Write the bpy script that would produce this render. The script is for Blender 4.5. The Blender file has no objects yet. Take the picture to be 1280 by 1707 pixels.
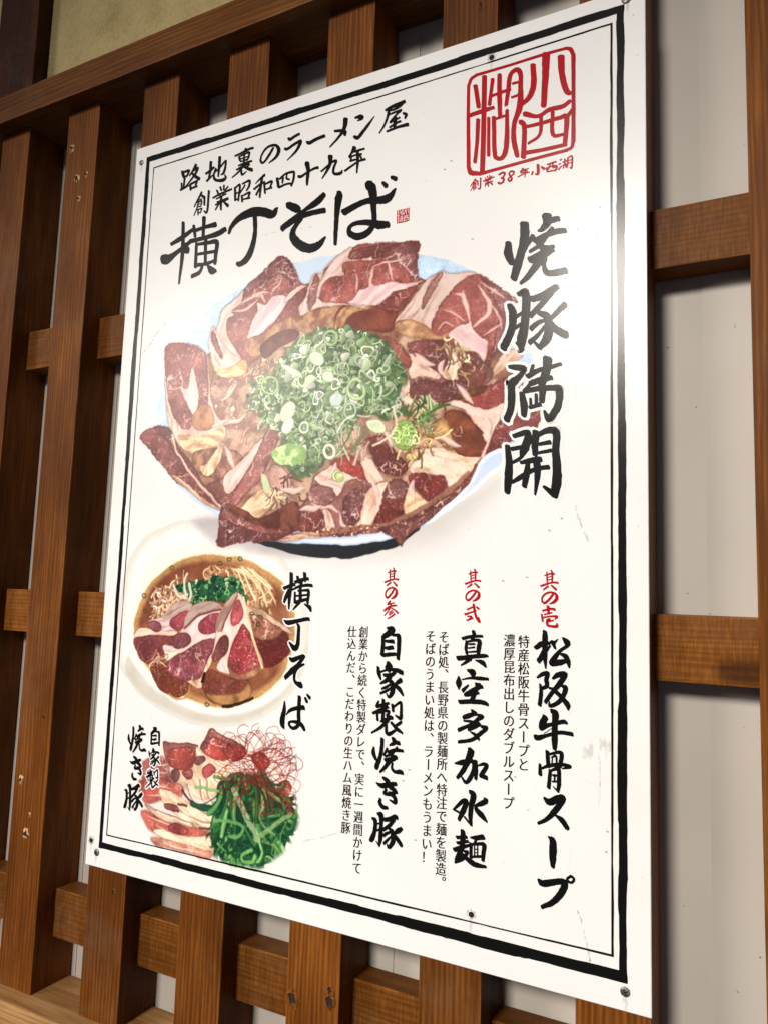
import bpy, bmesh, math, random
import numpy as np
from mathutils import Matrix, Vector

# ------------------------------------------------------------------ camera, world, lamps
sc = bpy.context.scene
COL = sc.collection
CR = np.array([[0.88981235, 0.45518983, 0.03218996],
               [-0.02126931, 0.11183551, -0.99349909],
               [-0.45583066, 0.8833431, 0.10919419]])      # rows: camera right, down, forward
CC = np.array([0.38061768, -0.62151503, -0.11292659])      # metres; poster plane is y = 0
FPX = 1243.0
cam_d = bpy.data.cameras.new("camera")
cam = bpy.data.objects.new("camera", cam_d)
COL.objects.link(cam)
cam_d.sensor_fit = 'VERTICAL'
cam_d.sensor_height = 36.0
cam_d.lens = 36.0 * FPX / 1707.0
cam_d.clip_start = 0.02
cam_d.clip_end = 200
m = Matrix.Identity(4)
for i in range(3):
    m[i][0] = CR[0][i]; m[i][1] = -CR[1][i]; m[i][2] = -CR[2][i]; m[i][3] = CC[i]
cam.matrix_world = m
sc.camera = cam

w = bpy.data.worlds.new("World")
sc.world = w
w.use_nodes = True
bgn = w.node_tree.nodes["Background"]
bgn.inputs[0].default_value = (0.78, 0.84, 1.0, 1)
bgn.inputs[1].default_value = 0.10

def spot(name, pos, target, deg, radius, power, col):
    d = bpy.data.lights.new(name, 'SPOT')
    d.spot_size = math.radians(deg); d.spot_blend = 1.0; d.shadow_soft_size = radius
    d.energy = power; d.color = col
    o = bpy.data.objects.new(name, d)
    COL.objects.link(o)
    o.location = pos
    o.rotation_euler = (Vector(target) - Vector(pos)).to_track_quat('-Z', 'Y').to_euler()
    return o
spot("front_lamp", (-0.36, -4.2, 1.86), (0.12, 0, -0.47), 33, 0.46, 930, (1.0, 0.92, 0.83))
spot("side_lamp", (-2.75, -3.35, 1.25), (-0.05, 0, -0.40), 34, 0.65, 410, (1.0, 0.92, 0.835))
sc.view_settings.view_transform = 'Standard'
sc.view_settings.look = 'None'
sc.view_settings.exposure = 0.0
sc.view_settings.gamma = 1.0
sc.cycles.use_denoising = True

# ------------------------------------------------------------------ helpers
random.seed(7)
rng = np.random.default_rng(11)

def tag(o, label=None, cat=None, group=None, kind=None):
    if label: o['label'] = label
    if cat: o['category'] = cat
    if group: o['group'] = group
    if kind: o['kind'] = kind
    return o

def link(name, me, mat=None, parent=None):
    o = bpy.data.objects.new(name, me)
    COL.objects.link(o)
    if mat is not None: me.materials.append(mat)
    if parent is not None: o.parent = parent
    return o

def empty(name, loc=(0, 0, 0)):
    o = bpy.data.objects.new(name, None)
    COL.objects.link(o)
    o.empty_display_size = 0.05
    o.location = loc
    return o

def box_mesh(name, x0, x1, y0, y1, z0, z1, bev=0.0012, seg=2, wob=0.0):
    bm = bmesh.new()
    bmesh.ops.create_cube(bm, size=1)
    for v in bm.verts:
        v.co.x = x0 if v.co.x < 0 else x1
        v.co.y = y0 if v.co.y < 0 else y1
        v.co.z = z0 if v.co.z < 0 else z1
    if bev:
        bmesh.ops.bevel(bm, geom=list(bm.edges), offset=bev, segments=seg, profile=0.6, affect='EDGES')
    me = bpy.data.meshes.new(name)
    bm.to_mesh(me); bm.free()
    return me

# pixel of the photograph <-> point of the poster plane
def unproj(px, py, y=0.0):
    px = np.asarray(px, float); py = np.asarray(py, float)
    dx = (px - 640.0) / FPX; dy = (py - 853.5) / FPX
    d = dx[..., None] * CR[0] + dy[..., None] * CR[1] + CR[2]
    k = (y - CC[1]) / d[..., 1]
    return CC[0] + k * d[..., 0], CC[2] + k * d[..., 2]

def fr(frame, pts):
    """points read in an enlarged crop (x0, y0, scale) -> poster metres (n,2)"""
    p = np.asarray(pts, float)
    x, z = unproj(frame[0] + p[:, 0] / frame[2], frame[1] + p[:, 1] / frame[2])
    return np.stack([x, z], 1)

def mpp(frame, p):
    """metres on the poster per crop pixel near p"""
    q = fr(frame, [[p[0], p[1]], [p[0] + 4, p[1]], [p[0], p[1] + 4]])
    return 0.5 * (np.linalg.norm(q[1] - q[0]) + np.linalg.norm(q[2] - q[0])) / 4

def catmull(P, n, closed=False):
    P = np.asarray(P, float)
    if closed:
        Q = np.concatenate([P[-1:], P, P[:2]])
    else:
        Q = np.concatenate([2 * P[:1] - P[1:2], P, 2 * P[-1:] - P[-2:-1]])
    out = []
    for i in range(1, len(Q) - 2):
        p0, p1, p2, p3 = Q[i - 1], Q[i], Q[i + 1], Q[i + 2]
        for t in np.arange(n) / n:
            out.append(0.5 * ((2 * p1) + (p2 - p0) * t + (2 * p0 - 5 * p1 + 4 * p2 - p3) * t * t + (3 * p1 - p0 - 3 * p2 + p3) * t ** 3))
    if not closed: out.append(Q[-2])
    return np.array(out)

# ------------------------------------------------------------------ canvas for the printed food pictures (poster space, 2 px per mm)
S = 2.0
CW, CH = int(594 * S), int(840 * S)
canvas = np.empty((CH, CW, 3), np.float32)
canvas[:] = (0.925, 0.925, 0.92)

def cv(xz):
    return np.stack([(xz[:, 0] * 1000 + 297) * S, (420 - xz[:, 1] * 1000) * S], 1)
def T(frame, pts):
    return cv(fr(frame, pts))

_lat = np.random.default_rng(3).random((256, 256)).astype(np.float32)
def vn(x, y):
    xi = np.floor(x).astype(int); yi = np.floor(y).astype(int)
    fx = x - xi; fy = y - yi
    fx = fx * fx * (3 - 2 * fx); fy = fy * fy * (3 - 2 * fy)
    a = _lat[yi & 255, xi & 255]; b = _lat[yi & 255, (xi + 1) & 255]
    c = _lat[(yi + 1) & 255, xi & 255]; d = _lat[(yi + 1) & 255, (xi + 1) & 255]
    return (a + (b - a) * fx) * (1 - fy) + (c + (d - c) * fx) * fy
def fbm(x, y, s, seed=0, oct=3):
    v = 0; a = 0.5; t = 0
    for k in range(oct):
        v = v + a * vn(x / s + 17.3 * seed + 5.1 * k, y / s + 9.7 * seed + 3.3 * k)
        t += a; a *= 0.5; s *= 0.5
    return v / t
def sstep(a, b, x):
    t = np.clip((x - a) / (b - a), 0, 1)
    return t * t * (3 - 2 * t)
def mixc(a, b, t):
    return a + (b - a) * t[..., None]

def grid_for(P, pad):
    x0 = max(0, int(P[:, 0].min() - pad)); x1 = min(CW, int(P[:, 0].max() + pad) + 2)
    y0 = max(0, int(P[:, 1].min() - pad)); y1 = min(CH, int(P[:, 1].max() + pad) + 2)
    if x1 <= x0 or y1 <= y0: return None
    Y, X = np.mgrid[y0:y1, x0:x1].astype(np.float32)
    return (slice(y0, y1), slice(x0, x1)), X + 0.5, Y + 0.5

def poly_sdf(P, X, Y):
    d2 = np.full(X.shape, 1e12, np.float32)
    ins = np.zeros(X.shape, bool)
    n = len(P)
    for i in range(n):
        ax, ay = P[i]; bx, by = P[(i + 1) % n]
        ex, ey = bx - ax, by - ay
        l2 = ex * ex + ey * ey + 1e-9
        wx, wy = X - ax, Y - ay
        t = np.clip((wx * ex + wy * ey) / l2, 0, 1)
        dx, dy = wx - ex * t, wy - ey * t
        np.minimum(d2, dx * dx + dy * dy, out=d2)
        if ay != by:
            c = (ay > Y) != (by > Y)
            ins ^= c & (X < (bx - ax) * (Y - ay) / (by - ay) + ax)
    d = np.sqrt(d2)
    return np.where(ins, -d, d)

def fill(P, shader, smooth=3, soft=0.7, alpha=1.0, pad=4, rough=0.0):
    P = np.asarray(P, float)
    if smooth: P = catmull(P, smooth, True)
    g = grid_for(P, pad + soft)
    if g is None: return
    sl, X, Y = g
    d = poly_sdf(P, X, Y)
    if rough: d = d + (fbm(X, Y, 6, 5) - 0.5) * rough * 2
    a = (1 - sstep(-soft, soft, d)) * alpha
    c = shader(X, Y, d) if callable(shader) else np.broadcast_to(np.array(shader, np.float32), X.shape + (3,))
    if isinstance(c, tuple):
        c, a2 = c; a = a * a2
    canvas[sl] = mixc(canvas[sl], c, a)

def line(P, wd, color, alpha=1.0, smooth=5, soft=0.7, taper=False):
    P = np.asarray(P, float)
    if smooth and len(P) > 2: P = catmull(P, smooth)
    g = grid_for(P, wd + 3)
    if g is None: return
    sl, X, Y = g
    best = np.full(X.shape, 1e9, np.float32)
    n = len(P) - 1
    for i in range(n):
        ax, ay = P[i]; bx, by = P[i + 1]
        ex, ey = bx - ax, by - ay
        l2 = ex * ex + ey * ey + 1e-9
        wx, wy = X - ax, Y - ay
        t = np.clip((wx * ex + wy * ey) / l2, 0, 1)
        dd = np.hypot(wx - ex * t, wy - ey * t)
        if taper:
            u = (i + t) / n
            dd = dd + wd * 0.5 * (2 * u - 1) ** 2 * 0.9
        np.minimum(best, dd, out=best)
    a = (1 - sstep(wd / 2 - soft, wd / 2 + soft, best)) * alpha
    canvas[sl] = mixc(canvas[sl], np.array(color, np.float32), a)

RGB = lambda r, g, b: np.array([r / 255, g / 255, b / 255], np.float32)

def meat(base=(165, 72, 68), fat=(232, 200, 192), vein=0.6, seed=1, dark=(96, 42, 40), edge=5.0, sc=1.0, gloss=0.35):
    base = RGB(*base); fat = RGB(*fat); dark = RGB(*dark)
    def f(X, Y, d):
        wx = X + 9 * (fbm(X, Y, 22 * sc, seed + 1) - 0.5); wy = Y + 9 * (fbm(X, Y, 22 * sc, seed + 2) - 0.5)
        n = fbm(wx, wy, 34 * sc, seed); fi = fbm(X, Y, 4.5, seed + 3, 2)
        c = base * (0.72 + 0.42 * n[..., None] + 0.16 * (fi[..., None] - 0.5))
        c = mixc(c, dark * np.ones_like(c), sstep(0.56, 0.8, fbm(X, Y, 46 * sc, seed + 6)) * 0.55)
        v1 = np.abs(fbm(wx, wy, 34 * sc, seed + 4, 4) - 0.5); v2 = np.abs(fbm(wx * 1.3, wy, 15 * sc, seed + 5, 3) - 0.5)
        m = np.maximum((1 - sstep(0.0, 0.030, v1)) * 0.85, (1 - sstep(0.0, 0.035, v2)) * 0.5)
        m = m * vein * (0.1 + 1.5 * sstep(0.3, 0.75, fbm(X, Y, 26, seed + 8)))
        c = mixc(c, fat * np.ones_like(c), np.clip(m, 0, 1))
        sp = sstep(0.72, 0.86, fbm(X, Y, 3.2, seed + 9, 2)) * gloss
        c = mixc(c, RGB(245, 225, 220) * np.ones_like(c), sp)
        c = mixc(c, dark * 0.9 * np.ones_like(c), sstep(-edge, 0, d) * 0.6)
        return np.clip(c, 0, 1)
    return f

def fatty(c1=(236, 214, 204), c2=(206, 160, 150), ang=0.0, seed=1, sc=1.0, edge=3.0, dark=(150, 100, 80)):
    c1 = RGB(*c1); c2 = RGB(*c2); dark = RGB(*dark)
    ca, sa = math.cos(ang), math.sin(ang)
    def f(X, Y, d):
        u = X * ca + Y * sa; v = -X * sa + Y * ca
        v = v + 5 * (fbm(X, Y, 30, seed) - 0.5)
        n = fbm(u / 5, v, 7 * sc, seed, 3)
        c = mixc(c1 * np.ones(X.shape + (3,), np.float32), c2, sstep(0.42, 0.72, n))
        c = c * (0.94 + 0.12 * fbm(X, Y, 26, seed + 3))[..., None]
        c = mixc(c, dark * np.ones_like(c), sstep(-edge, 0.3, d) * 0.45)
        return np.clip(c, 0, 1)
    return f

def mottle(c1, c2, s=20, seed=1, edge=4, dark=(70, 35, 20), ed=0.4):
    c1 = RGB(*c1); c2 = RGB(*c2); dark = RGB(*dark)
    def f(X, Y, d):
        c = mixc(c1 * np.ones(X.shape + (3,), np.float32), c2, sstep(0.3, 0.7, fbm(X, Y, s, seed, 4)))
        return mixc(c, dark * np.ones_like(c), sstep(-edge, 0, d) * ed)
    return f

def crumbs(P, cols, n, r0, r1, seed, ring=0.4, out=(60, 70, 45)):
    """small chopped pieces scattered inside polygon P"""
    R = np.random.default_rng(seed)
    P = catmull(P, 3, True)
    lo, hi = P.min(0), P.max(0)
    for k in range(n):
        for _ in range(20):
            q = lo + (hi - lo) * R.random(2)
            if poly_sdf(P, np.array([[q[0]]], np.float32), np.array([[q[1]]], np.float32))[0, 0] < -r0 * 0.4: break
        rr = r0 + (r1 - r0) * R.random() ** 2
        e = 0.35 + 0.6 * R.random(); th = R.random() * math.pi
        g = grid_for(q[None], rr + 3)
        if g is None: continue
        sl, X, Y = g
        dx, dy = X - q[0], Y - q[1]
        u = (dx * math.cos(th) + dy * math.sin(th)); v = (-dx * math.sin(th) + dy * math.cos(th)) / e
        ph = R.random() * 6.3
        d = np.hypot(u, v) * (1 + 0.14 * np.sin(3 * np.arctan2(v, u) + ph)) - rr
        d = d * (0.5 + e / 2)
        col = RGB(*cols[int(R.random() * len(cols))]) * (0.82 + 0.34 * R.random())
        c = canvas[sl]
        kind = R.random()
        if kind < ring:
            wd = 1.2 + R.random() * 1.6
            a = 1 - sstep(wd / 2, wd / 2 + 1.2, np.abs(d + wd / 2))
            c = mixc(c, RGB(*out), (1 - sstep(0.2, 2.2, np.abs(d + wd / 2) - wd / 2)) * 0.45)
            c = mixc(c, col * 0.62, (1 - sstep(-1.2, 0, d)) * 0.45)
            c = mixc(c, np.clip(col * 1.16, 0, 1), a)
        else:
            c = mixc(c, RGB(*out), (1 - sstep(0, 2.0, d)) * 0.55)
            lit = (0.86 + 0.22 * sstep(-rr, rr, -(dx + dy)))[..., None]
            c = mixc(c, np.clip(col * lit, 0, 1), 1 - sstep(-1, 0.2, d))
        canvas[sl] = c

def strands(P, cols, n, ln, wd, seed, curl=0.5, dirn=None, alpha=0.9, spread=0.6):
    R = np.random.default_rng(seed)
    P = catmull(P, 3, True)
    lo, hi = P.min(0), P.max(0)
    for k in range(n):
        for _ in range(20):
            q = lo + (hi - lo) * R.random(2)
            if poly_sdf(P, np.array([[q[0]]], np.float32), np.array([[q[1]]], np.float32))[0, 0] < 0: break
        th = R.random() * 6.28 if dirn is None else dirn + R.normal() * spread
        cur = R.normal() * curl
        L = ln * (0.5 + R.random())
        pts = [q]
        for i in range(4):
            pts.append(pts[-1] + L / 4 * np.array([math.cos(th), math.sin(th)])); th += cur
        col = RGB(*cols[int(R.random() * len(cols))]) * (0.85 + 0.3 * R.random())
        ww = wd * (0.6 + 0.8 * R.random())
        line(pts, ww + 1.0, col * 0.5, alpha * 0.5, 3)
        line(pts, ww, np.clip(col, 0, 1), alpha, 3)
        if ww > 3: line(np.array(pts) - 0.6, ww * 0.3, np.clip(col * 1.35, 0, 1), alpha * 0.7, 3)
def clip_to(P, before, soft):
    P = catmull(P, 3, True)
    g_ = grid_for(P, 160)
    sl, X, Y = g_
    k = sstep(-soft, soft, poly_sdf(P, X, Y))
    canvas[sl] = mixc(canvas[sl], before[sl], k)
# ---- picture 1: the big bowl
A1 = (220, 380, 3.2); A2 = (560, 380, 3.556); A3 = (220, 660, 3.2); A4 = (560, 640, 3.556); A7 = (430, 540, 4.267); PX = (0, 0, 1.0)

# printed soft shadow below the bowl, part of the picture itself
def shadowpic(X, Y, d):
    a = (1 - sstep(-60, 60, d)) * 0.30 * (0.3 + 0.7 * sstep(700, 900, Y))
    return np.ones(X.shape + (3,), np.float32) * RGB(150, 138, 125), a
fill(T(PX, [(330, 880), (450, 925), (600, 940), (720, 915), (810, 850), (870, 770), (800, 800), (600, 880), (420, 880)]), shadowpic, soft=40, pad=70)

# picture 2's plate lies under the first bowl
B = (180, 860, 3.657)
def plate(X, Y, d):
    c = mixc(RGB(238, 237, 230) * np.ones(X.shape + (3,), np.float32), RGB(210, 208, 200), sstep(-26, -2, d) * 0.55)
    c = mixc(c, RGB(250, 250, 246), sstep(-70, -30, d) * (1 - sstep(-30, -18, d)) * 0.7)
    return c
fill(T(B, [(52, 850), (60, 680), (80, 500), (105, 350), (160, 210), (260, 110), (390, 48), (540, 20), (700, 25), (860, 80), (1010, 190), (1130, 350), (1205, 540), (1228, 740), (1200, 930), (1120, 1090), (1000, 1200), (840, 1268), (650, 1288), (460, 1250), (290, 1165), (160, 1050), (85, 950)]), plate)
fill(T(B, [(110, 960), (190, 1060), (310, 1150), (470, 1225), (650, 1262), (830, 1245), (980, 1180), (1100, 1070), (1180, 930), (1210, 790), (1150, 960), (1040, 1100), (850, 1195), (650, 1212), (470, 1165), (300, 1065), (190, 950), (130, 850)]),
     lambda X, Y, d: (np.ones(X.shape + (3,), np.float32) * RGB(200, 194, 180), 0.45 + 0.5 * fbm(X, Y, 40, 2)), soft=5)
for q in [((360, 190), (405, 145)), ((440, 165), (480, 140)), ((540, 165), (575, 135)), ((350, 105), (400, 90)), ((440, 75), (475, 60))]:
    line(T(B, q), 5, RGB(255, 255, 252), 0.9, soft=1.5)
# grey cast of the big bowl on that plate
fill(T(B, [(520, 30), (700, 10), (900, 60), (1100, 150), (1280, 160), (1280, 230), (1000, 240), (800, 200), (650, 160)]), lambda X, Y, d: (np.ones(X.shape + (3,), np.float32) * RGB(150, 140, 148), np.full(X.shape, 0.5, np.float32)), soft=14, pad=20)

rim = [(270, 650), (285, 607), (314, 567), (348, 517), (407, 477), (450, 452), (489, 439), (545, 427), (620, 417), (698, 422), (757, 439), (805, 462), (850, 505), (880, 565), (890, 630), (886, 690), (866, 735), (838, 775), (785, 820), (706, 876), (661, 897), (600, 908), (532, 908), (423, 897), (367, 862), (298, 812), (258, 735)]
fill(T(PX, [(385, 880), (450, 912), (532, 930), (590, 929), (640, 919), (672, 905), (700, 880), (640, 890), (500, 900), (400, 870)]), RGB(38, 40, 46))
def rimsh(X, Y, d):
    c = mixc(RGB(172, 202, 232) * np.ones(X.shape + (3,), np.float32), RGB(204, 222, 242), sstep(0.2, 0.8, fbm(X, Y, 120, 8, 2)))
    c = mixc(c, RGB(250, 252, 255), sstep(-16, -8, d) * (1 - sstep(-6, -2, d)) * 0.8 * sstep(900, 1000, Y))
    c = mixc(c, RGB(160, 176, 205), sstep(-4, 0, d) * 0.7 * sstep(850, 950, Y))
    return c
fill(T(PX, rim), rimsh)
ctr = np.array([578, 665.0])
inner = [(ctr + (np.array(p) - ctr) * (0.84 if p[1] < 600 else 0.90)).tolist() for p in rim]
fill(T(PX, inner), mottle((128, 78, 62), (160, 108, 82), 30, 3, 8))
# soup and dark pockets
fill(T(PX, [(350, 640), (380, 600), (440, 560), (520, 545), (640, 560), (700, 560), (800, 600), (840, 650), (830, 740), (740, 830), (600, 860), (470, 860), (380, 800), (345, 740)]), mottle((142, 94, 80), (190, 150, 126), 18, 9, 10))
strands(T(PX, [(350, 640), (420, 590), (470, 570), (470, 700), (430, 740), (360, 740)]), [(186, 142, 118), (206, 170, 140), (146, 96, 80), (220, 190, 164)], 46, 26, 2.6, 5, 0.5, 2.4)
crumbs(T(PX, [(350, 640), (420, 590), (470, 570), (470, 700), (430, 740), (360, 740)]), [(200, 166, 136), (164, 116, 98), (222, 196, 164), (134, 84, 74)], 80, 2, 7, 6, 0.4, (120, 86, 70))

def under(P, a, r=7):
    fill(P, lambda X, Y, d: (np.ones(X.shape + (3,), np.float32) * RGB(58, 28, 20), (1 - sstep(-2, r, d)) * a * (1 - sstep(0, 90, np.abs(canvas_white(X, Y)) * 90))), soft=r, pad=r + 3)
def canvas_white(X, Y):
    xi = np.clip(X.astype(int), 0, CW - 1); yi = np.clip(Y.astype(int), 0, CH - 1)
    return (canvas[yi, xi].min(-1) > 0.9).astype(np.float32)
def mt(fr_, pts, **k):
    P = T(fr_, pts); under(P, 0.16, 5); fill(P, meat(**k), rough=3.0, soft=1.7)
def ft(fr_, pts, **k):
    P = T(fr_, pts); under(P, 0.55, 8); fill(P, fatty(**k), rough=1.8, soft=1.0)

# slice far upper left
PINK = RGB(232, 202, 194); PALE = RGB(242, 224, 218)
def vein(fr_, pts, wd=4.0, al=0.85, c=PINK): line(T(fr_, pts), wd, c, al, soft=1.6, taper=True)
o1 = [(790, 148), (760, 165), (690, 235), (600, 330), (550, 380), (490, 430), (468, 500), (450, 560), (470, 640), (560, 740), (640, 720), (740, 640), (850, 560), (900, 500), (925, 400), (930, 320), (890, 270), (862, 210), (830, 162)]
under(T(A1, o1), 0.55, 8)
mt(A1, o1, base=(166, 84, 84), seed=4, vein=0.75)
mt(A1, [(785, 152), (700, 228), (600, 335), (560, 380), (580, 405), (650, 330), (740, 270), (800, 250), (850, 300), (880, 300), (860, 230), (830, 170)], base=(128, 70, 74), seed=4, vein=1.1)
ft(A1, [(600, 335), (545, 385), (488, 432), (466, 500), (450, 560), (470, 640), (560, 740), (600, 735), (560, 660), (520, 600), (505, 540), (510, 490), (545, 470), (540, 440), (580, 405)], c1=(234, 212, 204), c2=(206, 164, 154), ang=-1.1, seed=2)
ft(A1, [(800, 362), (750, 372), (715, 410), (665, 395), (672, 440), (655, 480), (632, 530), (618, 590), (640, 600), (690, 560), (740, 520), (790, 460), (830, 400), (850, 365)], c1=(242, 222, 222), c2=(228, 194, 198), ang=-0.9, seed=5)
vein(A1, [(560, 410), (600, 390), (660, 360), (700, 340), (740, 350)], 6)
vein(A1, [(540, 445), (600, 440), (640, 410), (670, 380)], 6)
vein(A1, [(740, 370), (760, 330), (790, 300), (800, 250)], 4); vein(A1, [(715, 400), (690, 360), (670, 340)], 5)
mt(A1, [(800, 450), (870, 350), (925, 325), (915, 380), (890, 440), (860, 500), (800, 520), (770, 500)], base=(140, 72, 70), seed=8, vein=0.8)
ft(A1, [(835, 350), (900, 305), (930, 312), (880, 345), (820, 400)], c1=(232, 204, 194), ang=-0.5, seed=3)
fill(T(A1, [(610, 600), (700, 560), (790, 500), (860, 480), (860, 540), (800, 590), (740, 640), (690, 680), (640, 690), (600, 660)]), mottle((140, 84, 66), (184, 134, 102), 18, 4, 5, (90, 50, 30)))
# folded rim of that slice
ft(A1, [(420, 545), (440, 530), (460, 570), (500, 640), (560, 690), (610, 720), (612, 760), (560, 792), (490, 795), (440, 740), (415, 650)], c1=(238, 214, 204), c2=(205, 150, 140), ang=1.0, seed=7)
fill(T(A1, [(440, 740), (520, 740), (580, 700), (612, 720), (606, 765), (545, 795), (480, 795)]), fatty((228, 196, 140), (196, 150, 96), 0.2, 3))
mt(A1, [(424, 560), (440, 545), (460, 600), (485, 690), (470, 690), (440, 640)], base=(150, 90, 86), seed=9, sc=0.7)
fill(T(A1, [(690, 620), (780, 560), (860, 540), (900, 560), (860, 600), (780, 640), (720, 700), (690, 680)]), mottle((120, 58, 44), (96, 46, 38), 20, 2, 6))
# slice top centre
fill(T(A1, [(860, 480), (930, 440), (1040, 420), (1150, 400), (1190, 420), (1110, 500), (1080, 540), (980, 560), (900, 550), (860, 520)]), mottle((136, 78, 58), (186, 134, 98), 18, 6, 6, (90, 50, 30)))
fill(T(A2, [(0, 560), (20, 470), (120, 440), (270, 455), (370, 470), (350, 560), (330, 610), (180, 610), (60, 600)]), mottle((140, 62, 48), (116, 50, 42), 24, 8, 8))
fill(T(A2, [(-10, 590), (10, 520), (50, 470), (130, 455), (260, 460), (230, 478), (130, 490), (70, 540), (40, 600)]), mottle((196, 146, 100), (152, 96, 66), 16, 2, 4))
ft(A1, [(930, 370), (960, 260), (990, 240), (1010, 240), (1040, 200), (1080, 160), (1150, 120), (1280, 90), (1280, 400), (1150, 410), (1040, 420), (950, 440), (900, 470), (890, 420)], c1=(234, 212, 204), c2=(204, 164, 156), ang=-1.1, seed=12)
o2 = [(-80, 330), (-60, 240), (10, 180), (100, 110), (240, 84), (486, 80), (488, 140), (494, 150), (482, 220), (490, 290), (512, 320), (480, 350), (440, 400), (390, 480), (330, 500), (200, 455), (100, 450), (-60, 440), (-100, 400)]
mt(A2, o2, base=(172, 78, 74), seed=22, vein=0.5)
mt(A1, [(968, 262), (990, 250), (1000, 300), (985, 380), (950, 440), (938, 400)], base=(160, 104, 98), seed=15, sc=0.7)
mt(A2, [(85, 150), (170, 110), (330, 86), (486, 80), (484, 150), (492, 160), (482, 230), (488, 290), (440, 315), (420, 240), (330, 200), (260, 180), (205, 178), (110, 196), (80, 180)], base=(136, 74, 76), seed=21, vein=1.2)
ft(A2, [(60, 135), (100, 112), (80, 160), (90, 190), (180, 180), (215, 170), (215, 195), (160, 190), (60, 205), (35, 240), (50, 280), (-20, 290), (-70, 330), (-90, 400), (-110, 400), (-80, 300), (-30, 210), (20, 160)], c1=(236, 212, 204), c2=(210, 172, 164), ang=-0.5, seed=13)
ft(A2, [(70, 445), (110, 410), (140, 370), (200, 350), (215, 300), (235, 340), (330, 320), (420, 325), (510, 318), (440, 350), (370, 372), (310, 410), (260, 455), (160, 455)], c1=(242, 222, 222), c2=(222, 184, 186), ang=-0.5, seed=24)
vein(A2, [(120, 270), (130, 320), (120, 380)], 4); vein(A2, [(230, 220), (215, 290), (200, 350)], 6); vein(A2, [(300, 180), (320, 240), (340, 320)], 4)
vein(A2, [(225, 225), (290, 200), (360, 190), (430, 170)], 4); vein(A2, [(350, 130), (380, 190), (430, 250), (470, 290)], 3)
mt(A2, [(452, 345), (380, 368), (320, 410), (268, 450), (300, 475), (370, 470), (400, 440), (450, 390), (478, 355)], base=(152, 66, 60), seed=23, vein=0.5)
# slice upper right
ft(A2, [(630, 252), (600, 270), (540, 310), (460, 400), (385, 500), (350, 560), (375, 620), (480, 655), (600, 655), (700, 660), (760, 740), (850, 780), (885, 838), (910, 800), (1000, 640), (1015, 520), (1035, 450), (1080, 440), (1060, 420), (1000, 375), (930, 320), (850, 275), (790, 262), (730, 265), (660, 268)], c1=(226, 202, 192), c2=(190, 150, 138), ang=-0.95, seed=31)
mt(A2, [(760, 300), (850, 275), (930, 320), (1000, 375), (1080, 440), (1035, 450), (1015, 520), (1000, 640), (910, 800), (885, 838), (850, 780), (760, 740), (700, 660), (600, 655), (560, 600), (560, 560), (600, 490), (660, 400), (700, 350)], base=(168, 74, 72), seed=33, vein=0.45)
mt(A2, [(600, 275), (560, 330), (520, 400), (500, 480), (530, 470), (580, 380), (620, 300), (630, 262)], base=(160, 104, 96), seed=32, sc=0.7)
mt(A2, [(850, 290), (930, 325), (1075, 432), (1030, 455), (1012, 560), (990, 640), (930, 760), (940, 640), (960, 540), (940, 440), (890, 360)], base=(138, 72, 74), seed=35, vein=1.1)
ft(A2, [(700, 590), (775, 560), (790, 545), (810, 590), (850, 640), (900, 670), (890, 740), (870, 800), (840, 740), (760, 720), (700, 660), (660, 640)], c1=(242, 216, 214), c2=(226, 186, 186), ang=0.8, seed=36)
vein(A2, [(700, 385), (745, 400), (775, 470), (785, 560)], 7); vein(A2, [(745, 370), (760, 440), (780, 500)], 5)
vein(A2, [(835, 345), (880, 400), (905, 440), (895, 510), (840, 560), (800, 590)], 8); vein(A2, [(850, 320), (930, 370), (1000, 420)], 4)
vein(A2, [(905, 440), (960, 520), (980, 600)], 3); vein(A2, [(870, 640), (930, 600), (980, 560)], 3); vein(A2, [(640, 480), (700, 500), (760, 550)], 3)
vein(A2, [(600, 600), (640, 560), (700, 580)], 3)
fill(T(A2, [(352, 560), (420, 540), (520, 570), (600, 640), (660, 620), (640, 658), (560, 660), (450, 650), (375, 622)]), mottle((206, 164, 122), (164, 108, 78), 18, 7, 6, (120, 70, 40)))
# slice left edge
ft(PX, [(276, 577), (304, 571), (332, 580), (347, 596), (350, 630), (354, 680), (376, 714), (372, 734), (345, 751), (326, 757), (301, 741), (289, 722), (279, 700), (277, 660), (276, 620)], c1=(228, 200, 184), c2=(200, 150, 130), ang=1.3, seed=41)
mt(PX, [(277, 578), (304, 572), (330, 580), (345, 596), (348, 640), (345, 690), (325, 700), (314, 715), (296, 705), (284, 680), (279, 640)], base=(158, 78, 78), seed=42, vein=0.9)
ft(PX, [(322, 610), (328, 640), (332, 665), (323, 694), (312, 670), (299, 645), (312, 650)], c1=(242, 220, 214), c2=(230, 196, 190), ang=1.4, seed=43)
fill(T(PX, [(320, 690), (345, 672), (358, 700), (350, 718), (325, 716)]), mottle((196, 120, 84), (160, 92, 66), 12, 2, 4))
fill(T(PX, [(300, 722), (330, 728), (360, 718), (373, 718), (370, 736), (345, 752), (322, 756), (303, 742)]), fatty((222, 190, 146), (178, 136, 98), 0.1, 6))
# brown broth pocket
fill(T(A3, [(330, 300), (420, 280), (560, 290), (600, 350), (520, 440), (400, 440), (330, 380)]), mottle((126, 66, 54), (176, 120, 92), 14, 12, 8))
ft(A3, [(440, 300), (480, 270), (480, 330), (440, 400), (400, 440), (360, 380), (400, 360)], c1=(226, 196, 160), c2=(190, 140, 110), ang=1.9, seed=44)
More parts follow.
